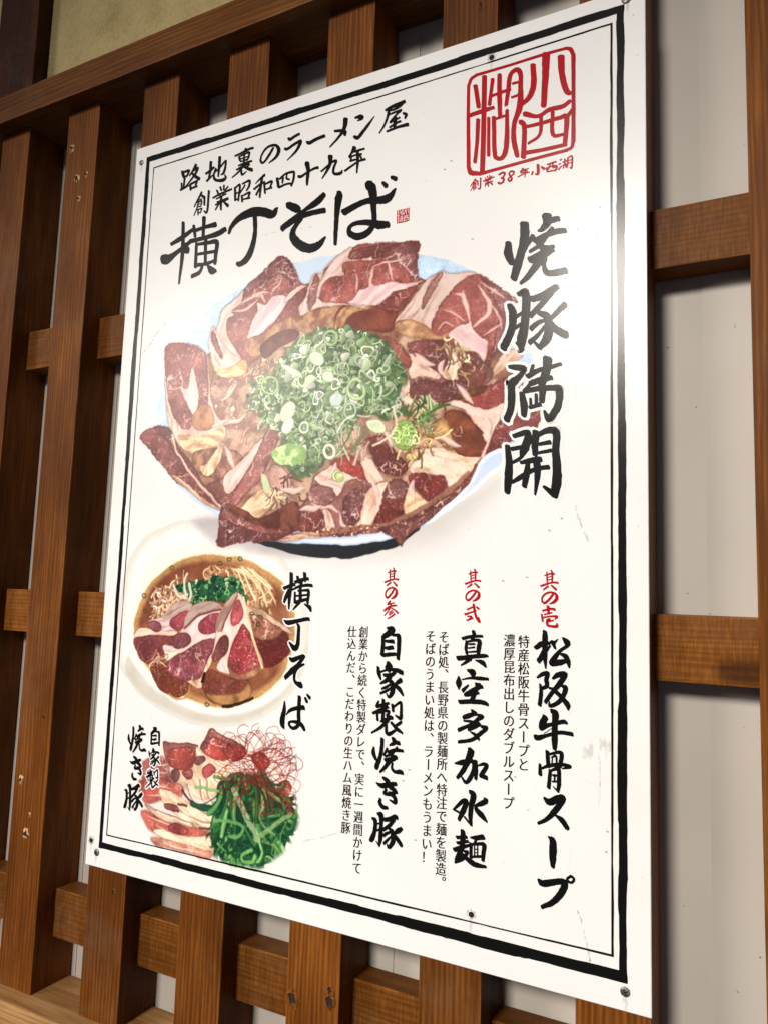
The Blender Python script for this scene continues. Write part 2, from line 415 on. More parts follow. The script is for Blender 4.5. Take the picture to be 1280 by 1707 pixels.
# slice far left, lower
mt(A3, [(45, 225), (80, 185), (150, 157), (215, 188), (240, 250), (310, 340), (400, 490), (480, 600), (430, 580), (300, 500), (215, 440), (150, 360), (95, 290)], base=(140, 70, 68), seed=45, vein=0.8)
mt(A3, [(150, 158), (218, 190), (236, 240), (300, 330), (300, 360), (240, 330), (180, 230), (110, 190)], base=(110, 60, 60), seed=46, vein=0.8)
line(T(A3, [(222, 210), (240, 290), (290, 380), (380, 490), (470, 590)]), 6, RGB(226, 186, 170), 0.9, soft=1.5)
ft(A3, [(215, 430), (260, 440), (380, 540), (470, 600), (440, 600), (320, 520)], c1=(220, 186, 160), c2=(180, 130, 100), ang=0.6, seed=47)
# marbled slice rising from lower left to the middle
mt(A3, [(400, 480), (500, 440), (600, 500), (560, 580), (500, 590), (440, 550)], base=(128, 68, 62), seed=48, vein=0.6)
mt(A3, [(755, 130), (790, 175), (770, 260), (735, 350), (690, 450), (600, 530), (555, 580), (520, 560), (590, 440), (640, 360), (700, 225)], base=(170, 84, 84), seed=49, vein=0.8)
ft(A3, [(700, 230), (640, 350), (590, 440), (520, 520), (490, 500), (500, 430), (560, 370), (640, 285)], c1=(238, 214, 206), c2=(212, 168, 160), ang=-0.9, seed=50)
ft(A3, [(590, 580), (690, 500), (800, 465), (850, 480), (850, 500), (780, 545), (700, 640), (640, 640), (600, 610)], c1=(228, 196, 156), c2=(186, 138, 100), ang=-0.6, seed=51)
mt(A3, [(740, 380), (800, 370), (850, 440), (870, 500), (790, 500), (700, 470)], base=(196, 140, 128), seed=52, vein=0.8)
strands(T(A3, [(700, 470), (860, 420), (900, 560), (880, 640), (760, 560)]), [(140, 96, 76), (210, 178, 140), (96, 60, 48)], 40, 30, 3, 53, 0.4, 1.2)
# slice over the lower left rim
fill(T(A3, [(500, 570), (600, 600), (690, 650), (860, 560), (900, 620), (900, 720), (700, 700), (560, 640)]), mottle((84, 40, 34), (124, 62, 48), 16, 5, 5))
# front centre slices
o4 = [(970, 440), (1010, 400), (1080, 360), (1160, 330), (1280, 420), (1280, 720), (1000, 740), (900, 740), (900, 600), (950, 540)]
under(T(A3, o4), 0.5, 8)
mt(A3, o4, base=(150, 92, 86), seed=60, vein=0.9)
ft(A3, [(975, 440), (1010, 400), (1080, 360), (1160, 335), (1250, 400), (1230, 450), (1180, 440), (1130, 470), (1100, 540), (1060, 500), (1010, 470)], c1=(232, 206, 192), c2=(200, 156, 144), ang=0.4, seed=160)
ft(A3, [(1020, 620), (1045, 600), (1080, 660), (1090, 730), (1050, 735), (1030, 690)], c1=(228, 198, 182), c2=(190, 146, 132), ang=1.3, seed=161)
ft(A3, [(1150, 690), (1210, 670), (1260, 590), (1290, 600), (1290, 715), (1180, 725)], c1=(230, 202, 184), c2=(196, 150, 130), ang=1.2, seed=162)
vein(A3, [(950, 560), (1000, 590), (1060, 590), (1110, 620)], 8, 0.9); vein(A3, [(1110, 620), (1120, 680), (1150, 700)], 6, 0.9)
mt(A3, [(950, 510), (985, 470), (1060, 490), (1080, 560), (1040, 585), (950, 565)], base=(140, 84, 84), seed=61, vein=0.9, sc=0.7)
mt(A3, [(905, 600), (960, 590), (1020, 620), (1020, 720), (900, 730)], base=(120, 52, 48), seed=62, vein=0.8)
mt(A3, [(1130, 560), (1180, 495), (1240, 520), (1260, 580), (1200, 680), (1150, 690), (1120, 640)], base=(112, 62, 64), seed=63, vein=1.3, sc=0.7)
mt(A4, [(0, 440), (80, 418), (140, 470), (172, 560), (110, 550), (40, 520), (0, 490), (-30, 470)], base=(170, 48, 42), seed=64, vein=0.25)
mt(A4, [(180, 330), (300, 312), (345, 400), (425, 470), (390, 545), (280, 530), (210, 430)], base=(112, 46, 42), seed=65, vein=0.9)
ft(A4, [(150, 380), (190, 430), (280, 560), (250, 580), (190, 580), (150, 480)], c1=(230, 204, 186), c2=(190, 150, 124), ang=1.0, seed=66)
strands(T(A4, [(60, 250), (180, 300), (190, 400), (80, 410), (-20, 330)]), [(224, 190, 176), (196, 150, 136), (150, 100, 84)], 30, 30, 4, 67, 0.3, 2.2)
ft(A4, [(180, 640), (250, 590), (320, 590), (290, 700), (210, 840), (150, 860), (150, 780)], c1=(232, 204, 188), c2=(206, 160, 136), ang=1.7, seed=68)
mt(A4, [(300, 600), (370, 560), (430, 600), (425, 700), (400, 785), (300, 830), (215, 842), (260, 740)], base=(130, 50, 46), seed=69, vein=0.6)
mt(A4, [(300, 600), (370, 560), (420, 590), (415, 670), (300, 680)], base=(120, 74, 72), seed=70, vein=0.8, gloss=0.7)
ft(A4, [(450, 470), (520, 390), (620, 380), (720, 410), (840, 430), (830, 470), (760, 570), (690, 610), (640, 600), (540, 540), (440, 520)], c1=(232, 210, 190), c2=(196, 160, 130), ang=0.3, seed=71)
ft(A4, [(425, 620), (470, 640), (540, 690), (600, 650), (640, 640), (560, 720), (410, 785)], c1=(226, 190, 150), c2=(200, 150, 110), ang=-0.5, seed=72)
mt(A4, [(440, 530), (540, 530), (620, 545), (660, 610), (580, 680), (550, 700), (500, 650), (430, 590)], base=(134, 44, 44), seed=73, vein=0.8)
# right slices
fill(T(A4, [(640, 170), (760, 170), (830, 240), (880, 350), (850, 430), (720, 420), (660, 300)]), mottle((110, 50, 36), (142, 66, 42), 20, 13, 7))
fill(T(A4, [(560, 240), (640, 200), (680, 290), (700, 390), (620, 360), (560, 300)]), mottle((198, 150, 92), (150, 100, 60), 14, 14, 6))
mt(A4, [(720, 100), (800, 60), (900, 10), (1000, -40), (1060, -60), (1150, 60), (1200, 150), (1180, 270), (1000, 360), (870, 430), (850, 400), (900, 300), (860, 180)], base=(164, 58, 54), seed=80, vein=0.5)
ft(A4, [(640, 115), (700, 92), (800, 130), (900, 155), (1000, 118), (965, 220), (905, 330), (880, 350), (840, 260), (760, 160)], c1=(236, 208, 196), c2=(214, 176, 160), ang=0.4, seed=81)
mt(A4, [(970, 220), (1080, 180), (1195, 150), (1178, 268), (1000, 355), (865, 430), (900, 340)], base=(136, 52, 54), seed=82, vein=0.8)
line(T(A4, [(960, 200), (920, 290), (860, 430)]), 5, RGB(232, 196, 180), 0.9, soft=1.3)
ft(A2, [(930, 830), (1000, 740), (1080, 720), (1100, 760), (1000, 830), (900, 900)], c1=(222, 190, 170), c2=(196, 150, 120), ang=-0.7, seed=83)
# slices right of the onions
o5 = [(430, 700), (500, 668), (640, 665), (720, 700), (860, 780), (930, 860), (880, 930), (760, 960), (700, 1010), (620, 1050), (500, 1060), (400, 1040), (370, 960), (430, 900), (440, 800)]
under(T(A2, o5), 0.5, 8)
mt(A2, o5, base=(138, 84, 80), seed=84, vein=0.8)
ft(A2, [(420, 740), (470, 770), (540, 820), (610, 870), (600, 905), (540, 890), (500, 880), (440, 900), (430, 820)], c1=(222, 190, 172), c2=(184, 138, 122), ang=0.6, seed=184)
ft(A2, [(640, 680), (690, 720), (730, 780), (760, 850), (720, 900), (660, 900), (625, 870), (665, 790), (640, 730)], c1=(224, 194, 170), c2=(180, 140, 112), ang=1.0, seed=185)
ft(A2, [(370, 960), (430, 900), (440, 1000), (520, 1050), (600, 1055), (500, 1066), (400, 1045)], c1=(230, 204, 186), c2=(200, 160, 140), ang=0.5, seed=186)
mt(A2, [(425, 690), (500, 668), (610, 678), (665, 780), (620, 862), (540, 822), (450, 740)], base=(128, 66, 64), seed=85, vein=0.6)
mt(A2, [(290, 640), (340, 660), (420, 740), (440, 820), (400, 830), (350, 760)], base=(156, 70, 66), seed=86, vein=0.4)
mt(A2, [(430, 960), (500, 900), (560, 905), (620, 930), (660, 905), (725, 905), (700, 1000), (610, 1050), (500, 1035)], base=(112, 62, 62), seed=87, vein=0.7)
mt(A2, [(760, 790), (850, 780), (890, 850), (860, 930), (800, 940), (720, 890)], base=(118, 60, 52), seed=88, vein=0.7)
strands(T(A2, [(640, 640), (760, 700), (760, 860), (680, 860), (640, 760)]), [(210, 180, 130), (160, 120, 80), (110, 80, 50), (230, 210, 170)], 26, 24, 3, 89, 0.5, 0.9)
fill(T(A2, [(690, 1000), (780, 960), (900, 930), (850, 990), (720, 1020)]), mottle((118, 70, 40), (90, 50, 32), 14, 3, 5))
# strip lying along the front rim and its corner
mt(A3, [(480, 588), (560, 632), (700, 690), (830, 722), (960, 732), (1280, 712), (1300, 735), (1000, 752), (880, 766), (700, 778), (560, 790), (455, 798), (465, 700)], base=(112, 62, 64), seed=90, vein=1.0)
mt(A3, [(490, 592), (560, 640), (700, 690), (820, 722), (700, 735), (560, 690), (480, 650)], base=(152, 76, 74), seed=91, vein=0.6)
ft(A3, [(820, 745), (900, 728), (1060, 735), (1000, 756), (880, 768), (780, 775)], c1=(206, 166, 140), c2=(150, 106, 90), ang=0.0, seed=92)
line(T(A4, [(-60, 885), (20, 868), (130, 858), (260, 850), (430, 790), (560, 715), (700, 610), (780, 530)]), 12, RGB(140, 90, 74), 0.95, soft=1.6)
mt(A4, [(262, 850), (430, 800), (560, 722), (720, 605), (840, 460), (880, 420), (990, 335), (1000, 372), (890, 470), (720, 660), (570, 790), (440, 895), (388, 958), (366, 940), (320, 905), (270, 880)], base=(118, 66, 60), seed=93, vein=0.9)
fill(T(A4, [(860, 440), (1000, 372), (1005, 470), (900, 560), (770, 680), (620, 780), (520, 838), (600, 760), (720, 660), (800, 560)]), lambda X, Y, d: mixc(RGB(196, 212, 236) * np.ones(X.shape + (3,), np.float32), RGB(236, 242, 252), sstep(-12, -3, d)), soft=1)
crumbs(T(A3, [(1000, 700), (1280, 690), (1280, 735), (1000, 745)]), [(120, 50, 40), (170, 90, 70), (220, 170, 140)], 60, 1.2, 3, 94, 0.4, (80, 30, 20))
strands(T(A4, [(400, 180), (520, 200), (620, 330), (500, 440), (400, 430)]), [(186, 150, 90), (120, 90, 50), (210, 180, 120), (90, 60, 36)], 60, 24, 3, 95, 0.7)
strands(T(PX, [(640, 600), (760, 640), (800, 720), (700, 800), (560, 800), (560, 740)]), [(230, 200, 170), (110, 60, 44), (170, 110, 80)], 60, 22, 1.6, 96, 0.6, None, 0.6)
R4 = np.random.default_rng(12)
for (x, y, L4, th) in [(395, 640, 40, 2.2), (410, 690, 46, 2.4), (380, 700, 30, 2.6), (440, 620, 34, 2.0), (400, 600, 40, 2.5), (375, 745, 40, 1.0), (470, 815, 40, 0.2), (500, 850, 40, -0.2),
                       (690, 590, 40, 0.8), (760, 640, 44, 0.9), (700, 660, 34, 0.4), (640, 720, 30, 0.9), (620, 800, 30, 1.2), (730, 730, 40, 0.2), (800, 690, 40, 0.8), (560, 770, 30, 1.9), (690, 800, 36, 2.0), (740, 600, 30, 2.2)]:
    P4 = [(x, y)]
    for q in range(3):
        P4.append((P4[-1][0] + L4 / 3 * math.cos(th), P4[-1][1] + L4 / 3 * math.sin(th))); th += R4.normal() * 0.35
    C4 = T(PX, P4)
    line(C4 + 2, 9, RGB(96, 56, 48), 0.45, soft=2.5, taper=True)
    line(C4, 8 + 5 * R4.random(), RGB(226, 196, 184), 0.9, soft=2, taper=True)
    line(C4 - 1.5, 3, RGB(246, 230, 224), 0.7, soft=1.2, taper=True)
# chopped spring onion heap
mound = T(A7, [(450, 15), (600, 40), (750, 45), (900, 110), (985, 220), (1065, 400), (1000, 480), (1010, 640), (900, 690), (820, 640), (760, 640), (700, 700), (650, 740), (560, 790), (500, 930), (430, 1040), (300, 1100), (200, 1020), (100, 960), (170, 800), (20, 680), (0, 560), (20, 440), (100, 380), (150, 280), (270, 110), (380, 60)])
fill(mound, mottle((70, 96, 60), (112, 138, 86), 12, 30, 10, (60, 60, 40)), soft=5, rough=4)
greens = [(86, 112, 74), (110, 138, 94), (138, 164, 118), (166, 188, 144), (192, 206, 172), (212, 220, 198), (98, 128, 88), (74, 98, 66)]
strands(mound, greens, 170, 20, 2.2, 101, 0.5)
crumbs(mound, greens, 300, 4, 13, 102, 0.5, (58, 80, 46))
spill = T(A7, [(-40, 420), (60, 330), (160, 300), (200, 500), (300, 760), (200, 840), (60, 700), (-60, 640), (-80, 520)])
strands(spill, greens, 70, 24, 2.6, 105, 0.5)
crumbs(spill, greens, 46, 4, 12, 106, 0.6, (80, 90, 60))
strands(T(A7, [(380, 560), (700, 560), (720, 760), (560, 900), (380, 860)]), [(150, 174, 124), (184, 202, 158), (110, 138, 90), (206, 218, 188)], 110, 26, 2.4, 107, 0.5, 1.4)
strands(mound, [(60, 84, 54), (72, 96, 62)], 60, 16, 3.5, 108, 0.6)
strands(mound, [(214, 224, 200), (196, 212, 172), (224, 230, 216)], 90, 15, 2.0, 109, 0.7)
upper = T(A7, [(450, 40), (750, 60), (930, 200), (940, 420), (760, 560), (600, 640), (350, 560), (180, 420), (160, 300), (280, 130)])
crumbs(upper, [(152, 176, 128), (180, 200, 158), (206, 220, 190), (224, 230, 212), (124, 150, 106)], 110, 7, 17, 103, 0.55, (62, 88, 52))
for (x, y, rx, ry, c) in [(420, 250, 62, 48, (214, 228, 204)), (240, 330, 90, 26, (226, 234, 212)), (500, 370, 42, 44, (214, 230, 200)), (840, 730, 72, 48, (220, 230, 196)), (215, 620, 44, 78, (226, 226, 200)), (210, 720, 38, 66, (232, 226, 210)), (560, 540, 50, 50, (206, 220, 214))]:
    t = np.linspace(0, 2 * math.pi, 11)[:-1]
    th = 0.5
    pp = [(x + rx * math.cos(a) * math.cos(th) - ry * math.sin(a) * math.sin(th), y + rx * math.cos(a) * math.sin(th) + ry * math.sin(a) * math.cos(th)) for a in t]
    fill(T(A7, pp), lambda X, Y, d, c=c: mixc(RGB(*c) * np.ones(X.shape + (3,), np.float32), RGB(110, 140, 90), sstep(-2.4, 0, d) * 0.7) * (0.9 + 0.2 * fbm(X, Y, 8, 3))[..., None])
for (x, y, r, c, w_) in [(520, 95, 52, (150, 182, 118), 7), (610, 320, 48, (206, 224, 190), 3), (505, 905, 44, (236, 232, 214), 8), (90, 440, 62, (156, 186, 118), 6), (325, 735, 36, (214, 222, 192), 6), (700, 470, 70, (170, 200, 140), 8), (660, 620, 48, (198, 216, 186), 4), (560, 1080, 34, (196, 210, 150), 6), (1040, 790, 84, (122, 158, 74), 12)]:
    t = np.linspace(0, 2 * math.pi, 12)
    pp = [(x + r * math.cos(a) * 0.85, y + r * math.sin(a)) for a in t]
    line(T(A7, pp), w_ + 1.6, RGB(70, 92, 54), 0.6)
    line(T(A7, pp), w_ * 0.8, RGB(*c), 1.0)
fill(T(A7, [(95, 930), (160, 860), (280, 850), (340, 900), (330, 980), (240, 1005), (140, 990)]), lambda X, Y, d: mixc(RGB(126, 164, 88) * np.ones(X.shape + (3,), np.float32), RGB(186, 212, 140), sstep(0.4, 0.7, fbm(X, Y, 14, 77))), soft=1.4)
cl2 = T(A7, [(950, 760), (1010, 720), (1100, 740), (1140, 820), (1100, 870), (990, 860)])
fill(cl2, mottle((112, 142, 66), (150, 176, 96), 8, 41, 5, (60, 70, 30)))
crumbs(cl2, [(150, 184, 100), (190, 206, 140)], 24, 4, 10, 42, 0.8, (60, 84, 36))
gr2 = T(A4, [(330, 170), (470, 150), (590, 140), (560, 230), (500, 270), (440, 200)])
strands(gr2, [(96, 128, 70), (150, 170, 110), (70, 90, 50)], 40, 26, 3, 43, 0.4, -0.7)
strands(T(A7, [(740, 500), (960, 500), (1010, 660), (860, 680)]), greens, 50, 22, 3.4, 44, 0.4, -0.9)
line(T(A7, [(960, 590), (985, 700), (950, 790), (880, 840), (820, 870)]), 5, RGB(226, 206, 180), 0.95)
line(T(A7, [(690, 700), (640, 800), (590, 890)]), 4, RGB(96, 90, 60), 0.8)
line(T(A7, [(760, 770), (710, 840), (670, 905)]), 8, RGB(112, 124, 84), 0.9)
line(T(A7, [(690, 640), (600, 700), (565, 760)]), 4, RGB(232, 236, 224), 0.95)
fill(T(A3, [(690, 430), (715, 425), (740, 500), (705, 515)]), RGB(190, 204, 160))
fill(T(A4, [(0, 520), (40, 530), (40, 580), (0, 585)]), mottle((150, 176, 96), (196, 206, 140), 8, 3, 3))

snap_bowl = None
# ---- picture 2: small bowl of noodles
soup = T(B, [(158, 720), (175, 580), (235, 440), (335, 330), (450, 262), (600, 232), (760, 240), (910, 285), (1050, 385), (1115, 490), (1150, 650), (1120, 880), (1000, 1060), (810, 1160), (650, 1172), (480, 1120), (300, 1000), (205, 880)])
def soupf(X, Y, d):
    c = mixc(RGB(158, 92, 60) * np.ones(X.shape + (3,), np.float32), RGB(118, 60, 40), sstep(0.3, 0.8, fbm(X, Y, 60, 3)))
    c = mixc(c, RGB(196, 150, 92), sstep(-22, -8, d) * 0.7)
    c = mixc(c, RGB(120, 60, 34), (1 - sstep(0, 1.6, np.abs(d + 22))) * 0.6)
    c = mixc(c, RGB(236, 222, 170), sstep(-5, 0, d) * 0.9)
    return c
fill(soup, soupf, soft=1.5)
pre_n = canvas.copy()
ndl = [(190, 142, 100), (210, 166, 120), (164, 110, 76), (226, 190, 146), (136, 86, 58)]
strands(T(B, [(560, 370), (700, 310), (880, 320), (980, 410), (980, 540), (900, 570), (840, 480), (760, 370)]), ndl, 150, 40, 3.4, 201, 0.8)
strands(T(B, [(280, 620), (290, 540), (380, 440), (480, 400), (440, 520), (360, 600)]), [(190, 150, 120), (214, 180, 150), (150, 104, 80)], 60, 34, 4, 202, 0.5)
strands(T(B, [(700, 310), (900, 320), (1000, 400), (900, 350)]), [(220, 172, 126), (236, 198, 152)], 20, 60, 3.4, 203, 0.12, 0.5, spread=0.2)
clip_to(T(B, [(215, 640), (250, 480), (350, 370), (450, 320), (600, 300), (760, 300), (900, 330), (1000, 420), (1020, 560), (900, 640), (500, 640), (300, 680)]), pre_n, 4)
gsp = [(34, 76, 52), (48, 104, 66), (70, 132, 74), (24, 58, 44), (112, 160, 96), (160, 190, 130)]
gp = T(B, [(410, 420), (520, 400), (630, 395), (650, 365), (720, 370), (800, 385), (830, 460), (850, 520), (760, 520), (680, 525), (600, 510), (510, 545), (490, 480), (440, 450)])
fill(gp, mottle((28, 70, 48), (50, 100, 60), 10, 4, 6, (16, 40, 30)), rough=3)
crumbs(gp, gsp, 150, 3, 8, 204, 0.35, (16, 44, 34))
for q in [((405, 420), (440, 485), (490, 480)), ((485, 350), (470, 400), (480, 470)), ((500, 410), (510, 480), (495, 530))]:
    line(T(B, q), 6, RGB(226, 222, 204), 0.95)
def bm_(pts, **k):
    P = T(B, pts); under(P, 0.22, 5); fill(P, meat(**k), rough=0.8, soft=1.0)
def bf_(pts, **k):
    P = T(B, pts); under(P, 0.5, 6); fill(P, fatty(**k), rough=0.8, soft=1.0)
# slices
bm_([(260, 930), (340, 880), (500, 1000), (500, 1060), (440, 1110), (340, 1080), (285, 1010)], base=(120, 50, 34), seed=210, vein=0.2)
line(T(B, [(500, 1040), (480, 1110), (430, 1115), (370, 1090)]), 5, RGB(180, 120, 60), 0.8)
bm_([(870, 700), (1060, 690), (1110, 760), (1100, 860), (960, 930), (900, 850)], base=(112, 36, 36), seed=211, vein=0.25)
bf_([(850, 610), (830, 540), (900, 560), (1000, 610), (1100, 690), (1135, 725), (1060, 700), (960, 640)], c1=(206, 170, 146), c2=(172, 130, 104), ang=0.5, seed=212)
bm_([(850, 620), (930, 610), (1050, 680), (1060, 720), (1000, 760), (900, 740)], base=(168, 96, 74), seed=213, vein=0.7)
bm_([(160, 750), (280, 725), (400, 730), (425, 780), (350, 830), (340, 870), (270, 915), (215, 890), (185, 830)], base=(128, 52, 56), seed=214, vein=0.3)
bf_([(170, 740), (190, 690), (250, 690), (400, 690), (410, 725), (280, 730)], c1=(238, 214, 196), c2=(214, 176, 150), ang=0.0, seed=215)
bf_([(250, 640), (340, 610), (420, 530), (500, 530), (510, 570), (400, 640), (420, 690), (300, 700)], c1=(232, 206, 204), c2=(196, 160, 156), ang=-0.3, seed=216)
bm_([(245, 650), (290, 635), (325, 660), (325, 700), (290, 712), (250, 690)], base=(140, 70, 80), seed=217, vein=0.2)
bf_([(335, 615), (370, 570), (430, 520), (500, 525), (510, 560), (440, 580), (370, 620)], c1=(196, 176, 164), c2=(160, 130, 122), ang=-0.5, seed=218)
bm_([(380, 660), (390, 620), (470, 575), (500, 590), (470, 640), (440, 690), (400, 685)], base=(176, 62, 80), seed=219, vein=0.2)
bf_([(440, 700), (500, 640), (560, 560), (640, 540), (700, 560), (720, 620), (680, 720), (620, 760), (520, 790), (460, 850), (400, 880), (340, 830), (345, 790), (400, 790)], c1=(242, 220, 216), c2=(226, 196, 190), ang=-0.6, seed=220)
bf_([(460, 660), (480, 600), (540, 540), (620, 515), (690, 545), (680, 570), (600, 580), (500, 660), (465, 685)], c1=(186, 162, 150), c2=(150, 118, 108), ang=-0.5, seed=221)
line(T(B, [(465, 680), (540, 620), (620, 585), (690, 575)]), 5, RGB(110, 52, 56), 0.9)
bm_([(555, 660), (620, 600), (680, 600), (665, 650), (690, 690), (640, 715), (570, 715)], base=(176, 54, 72), seed=222, vein=0.3)
bm_([(400, 750), (410, 720), (460, 705), (500, 730), (500, 775), (450, 805), (400, 800)], base=(124, 62, 72), seed=223, vein=0.2)
bm_([(370, 890), (470, 820), (580, 755), (650, 750), (650, 820), (610, 880), (560, 990), (540, 1040), (450, 1000), (380, 960)], base=(156, 60, 76), seed=224, vein=0.8)
bf_([(345, 820), (400, 830), (460, 800), (420, 850), (370, 880), (350, 860)], c1=(244, 226, 206), c2=(230, 200, 170), seed=225)
bf_([(560, 990), (600, 900), (640, 840), (650, 860), (600, 960), (590, 1040), (545, 1050), (480, 1010)], c1=(226, 190, 160), c2=(180, 120, 90), ang=1.2, seed=226)
bm_([(575, 1010), (620, 930), (690, 960), (760, 990), (860, 1000), (870, 1100), (760, 1165), (640, 1140), (590, 1080)], base=(130, 56, 44), seed=227, vein=0.2)
fill(T(B, [(600, 1080), (700, 1090), (800, 1080), (862, 1010), (870, 1100), (760, 1165), (650, 1140)]), mottle((170, 118, 72), (128, 80, 50), 20, 5, 5), soft=2)
line(T(B, [(700, 1162), (800, 1150), (885, 1110)]), 6, RGB(40, 30, 24), 0.9)
line(T(B, [(590, 960), (575, 1010)]), 8, RGB(34, 24, 22), 0.9)
bf_([(665, 680), (670, 620), (720, 530), (780, 465), (820, 500), (850, 580), (870, 680), (900, 780), (950, 920), (880, 970), (740, 965), (670, 930), (700, 860), (650, 880), (640, 840), (660, 760)], c1=(242, 222, 212), c2=(226, 190, 180), ang=1.1, seed=230)
bf_([(665, 690), (672, 620), (722, 530), (778, 468), (790, 490), (740, 580), (700, 690)], c1=(190, 160, 146), c2=(150, 112, 100), ang=-1.0, seed=231)
line(T(B, [(790, 490), (745, 580), (700, 700)]), 4, RGB(120, 60, 56), 0.9)
bm_([(790, 510), (830, 560), (830, 620), (790, 660), (765, 670), (750, 600)], base=(190, 66, 76), seed=232, vein=0.3)
bm_([(820, 660), (850, 680), (900, 780), (940, 900), (920, 950), (850, 985), (770, 980), (735, 920), (750, 830), (790, 720)], base=(172, 46, 56), seed=233, vein=0.3, gloss=0.9)
bm_([(690, 740), (720, 725), (745, 760), (735, 830), (700, 870), (660, 890), (640, 860), (665, 790)], base=(120, 62, 62), seed=234, vein=0.4)
fill(T(B, [(740, 930), (800, 960), (900, 930), (950, 900), (930, 965), (830, 998), (760, 990)]), mottle((190, 130, 96), (150, 84, 60), 14, 4, 4), soft=2)
line(T(B, [(830, 500), (850, 600), (880, 720), (940, 930)]), 6, RGB(236, 196, 150), 0.9)
for (x, y) in [(740, 262), (690, 285), (222, 485), (228, 575), (390, 318), (600, 1150), (880, 600), (930, 620), (915, 665), (805, 262)]:
    t = np.linspace(0, 6.28, 9)
    line(T(B, [(x + 12 * math.cos(a), y + 11 * math.sin(a)) for a in t]), 2.6, RGB(60, 76, 40), 0.85)
strands(T(B, [(230, 880), (330, 870), (300, 930), (250, 950)]), [(220, 180, 150), (180, 120, 90)], 14, 22, 2.4, 240, 0.3, -0.5)

# ---- picture 3: plate of sliced pork with greens
Cc = (180, 1180, 3.657)
blob = T(Cc, [(190, 460), (240, 320), (350, 200), (560, 150), (640, 105), (820, 190), (1000, 260), (1120, 420), (1150, 560), (1140, 720), (1060, 880), (900, 968), (720, 940), (500, 890), (330, 830), (240, 740), (200, 600)])
fill(blob, lambda X, Y, d: (np.ones(X.shape + (3,), np.float32) * RGB(238, 226, 216), np.full(X.shape, 0.9, np.float32)), soft=14, pad=18)
def c_m(pts, soft=0.8, **k): fill(T(Cc, pts), meat(**k), rough=0.8, soft=soft, pad=8)
def c_f(pts, **k):
    P = T(Cc, pts); under(P, 0.45, 5); fill(P, fatty(**k), rough=0.8, soft=1.0)
c_m([(215, 320), (340, 290), (390, 420), (380, 460), (230, 440), (200, 400)], soft=4, base=(188, 88, 84), seed=301)
c_m([(180, 470), (220, 430), (350, 440), (460, 480), (440, 560), (330, 560), (240, 590), (210, 560)], soft=4, base=(196, 78, 72), seed=302, vein=0.6)
c_m([(200, 630), (300, 650), (400, 700), (640, 760), (640, 860), (500, 850), (280, 760), (230, 720)], soft=4, base=(200, 80, 74), seed=303, vein=0.6)
c_m([(270, 790), (380, 800), (560, 850), (640, 880), (600, 920), (420, 870), (300, 840)], soft=4, base=(232, 130, 110), seed=304, vein=0.5)
for q in [((250, 330), (320, 350), (380, 340)), ((230, 380), (300, 400), (370, 400)), ((230, 480), (300, 470), (400, 500)), ((240, 530), (320, 530), (420, 560)), ((230, 660), (320, 690), (420, 720)), ((300, 720), (420, 770), (600, 800)), ((330, 820), (450, 860), (600, 890))]:
    line(T(Cc, q), 3.5, RGB(244, 206, 190), 0.7, soft=1.4, taper=True)
c_m([(340, 200), (400, 215), (540, 225), (530, 310), (520, 370), (440, 380), (380, 360), (350, 290)], base=(176, 60, 56), seed=305, vein=0.7)
c_m([(342, 200), (400, 215), (540, 222), (538, 250), (420, 250), (370, 270), (380, 350), (350, 290)], base=(150, 84, 80), seed=306, vein=0.4)
c_m([(630, 120), (690, 160), (830, 230), (850, 290), (760, 330), (640, 310), (565, 250), (600, 180)], base=(184, 58, 56), seed=307, vein=0.8)
c_m([(632, 120), (690, 160), (820, 225), (820, 250), (720, 210), (640, 190), (600, 250), (565, 248), (600, 180)], base=(148, 78, 76), seed=308, vein=0.4)
cream = dict(c1=(234, 206, 176), c2=(208, 168, 134))
c_f([(540, 240), (600, 300), (700, 320), (760, 300), (720, 420), (640, 540), (560, 560), (480, 500), (400, 400), (520, 360)], ang=0.8, seed=309, **cream)
c_m([(390, 380), (430, 380), (440, 420), (420, 460), (390, 430)], base=(130, 82, 80), seed=310, vein=0.1)
c_m([(530, 300), (580, 290), (600, 320), (560, 345), (530, 340)], base=(130, 82, 80), seed=311, vein=0.1)
c_m([(570, 380), (620, 340), (660, 380), (620, 420), (590, 430)], base=(176, 64, 72), seed=312, vein=0.2)
c_m([(450, 390), (510, 370), (520, 420), (480, 440)], base=(186, 76, 76), seed=313, vein=0.3)
c_f([(320, 490), (420, 530), (520, 600), (640, 640), (660, 700), (600, 740), (500, 720), (400, 640), (330, 560)], ang=0.5, seed=314, **cream)
c_f([(230, 590), (330, 640), (450, 680), (560, 720), (660, 730), (600, 750), (480, 720), (330, 680), (240, 620)], ang=0.3, seed=315, c1=(214, 180, 154), c2=(150, 110, 96))
c_m([(350, 580), (420, 600), (430, 640), (360, 625)], base=(160, 70, 76), seed=316, vein=0.2)
c_f([(280, 750), (330, 740), (480, 780), (620, 790), (680, 800), (660, 870), (560, 860), (430, 820), (330, 790)], ang=0.15, seed=317, **cream)
c_m([(370, 720), (420, 700), (500, 750), (470, 775), (400, 760)], base=(186, 62, 66), seed=318, vein=0.3)
for q in [((560, 440), (570, 540), (620, 600)), ((600, 420), (610, 520), (640, 580)), ((480, 470), (520, 560), (600, 630)), ((470, 530), (540, 620), (640, 660)), ((440, 630), (540, 690), (650, 700)), ((290, 620), (380, 660), (480, 700))]:
    line(T(Cc, q), 5, RGB(150, 112, 100), 0.75); line(T(Cc, np.array(q) + 12), 4, RGB(240, 214, 186), 0.8)
for q in [((456, 505), (480, 545), (520, 580)), ((640, 740), (560, 735)), ((430, 590), (480, 600))]:
    line(T(Cc, q), 5, RGB(70, 34, 30), 0.8)
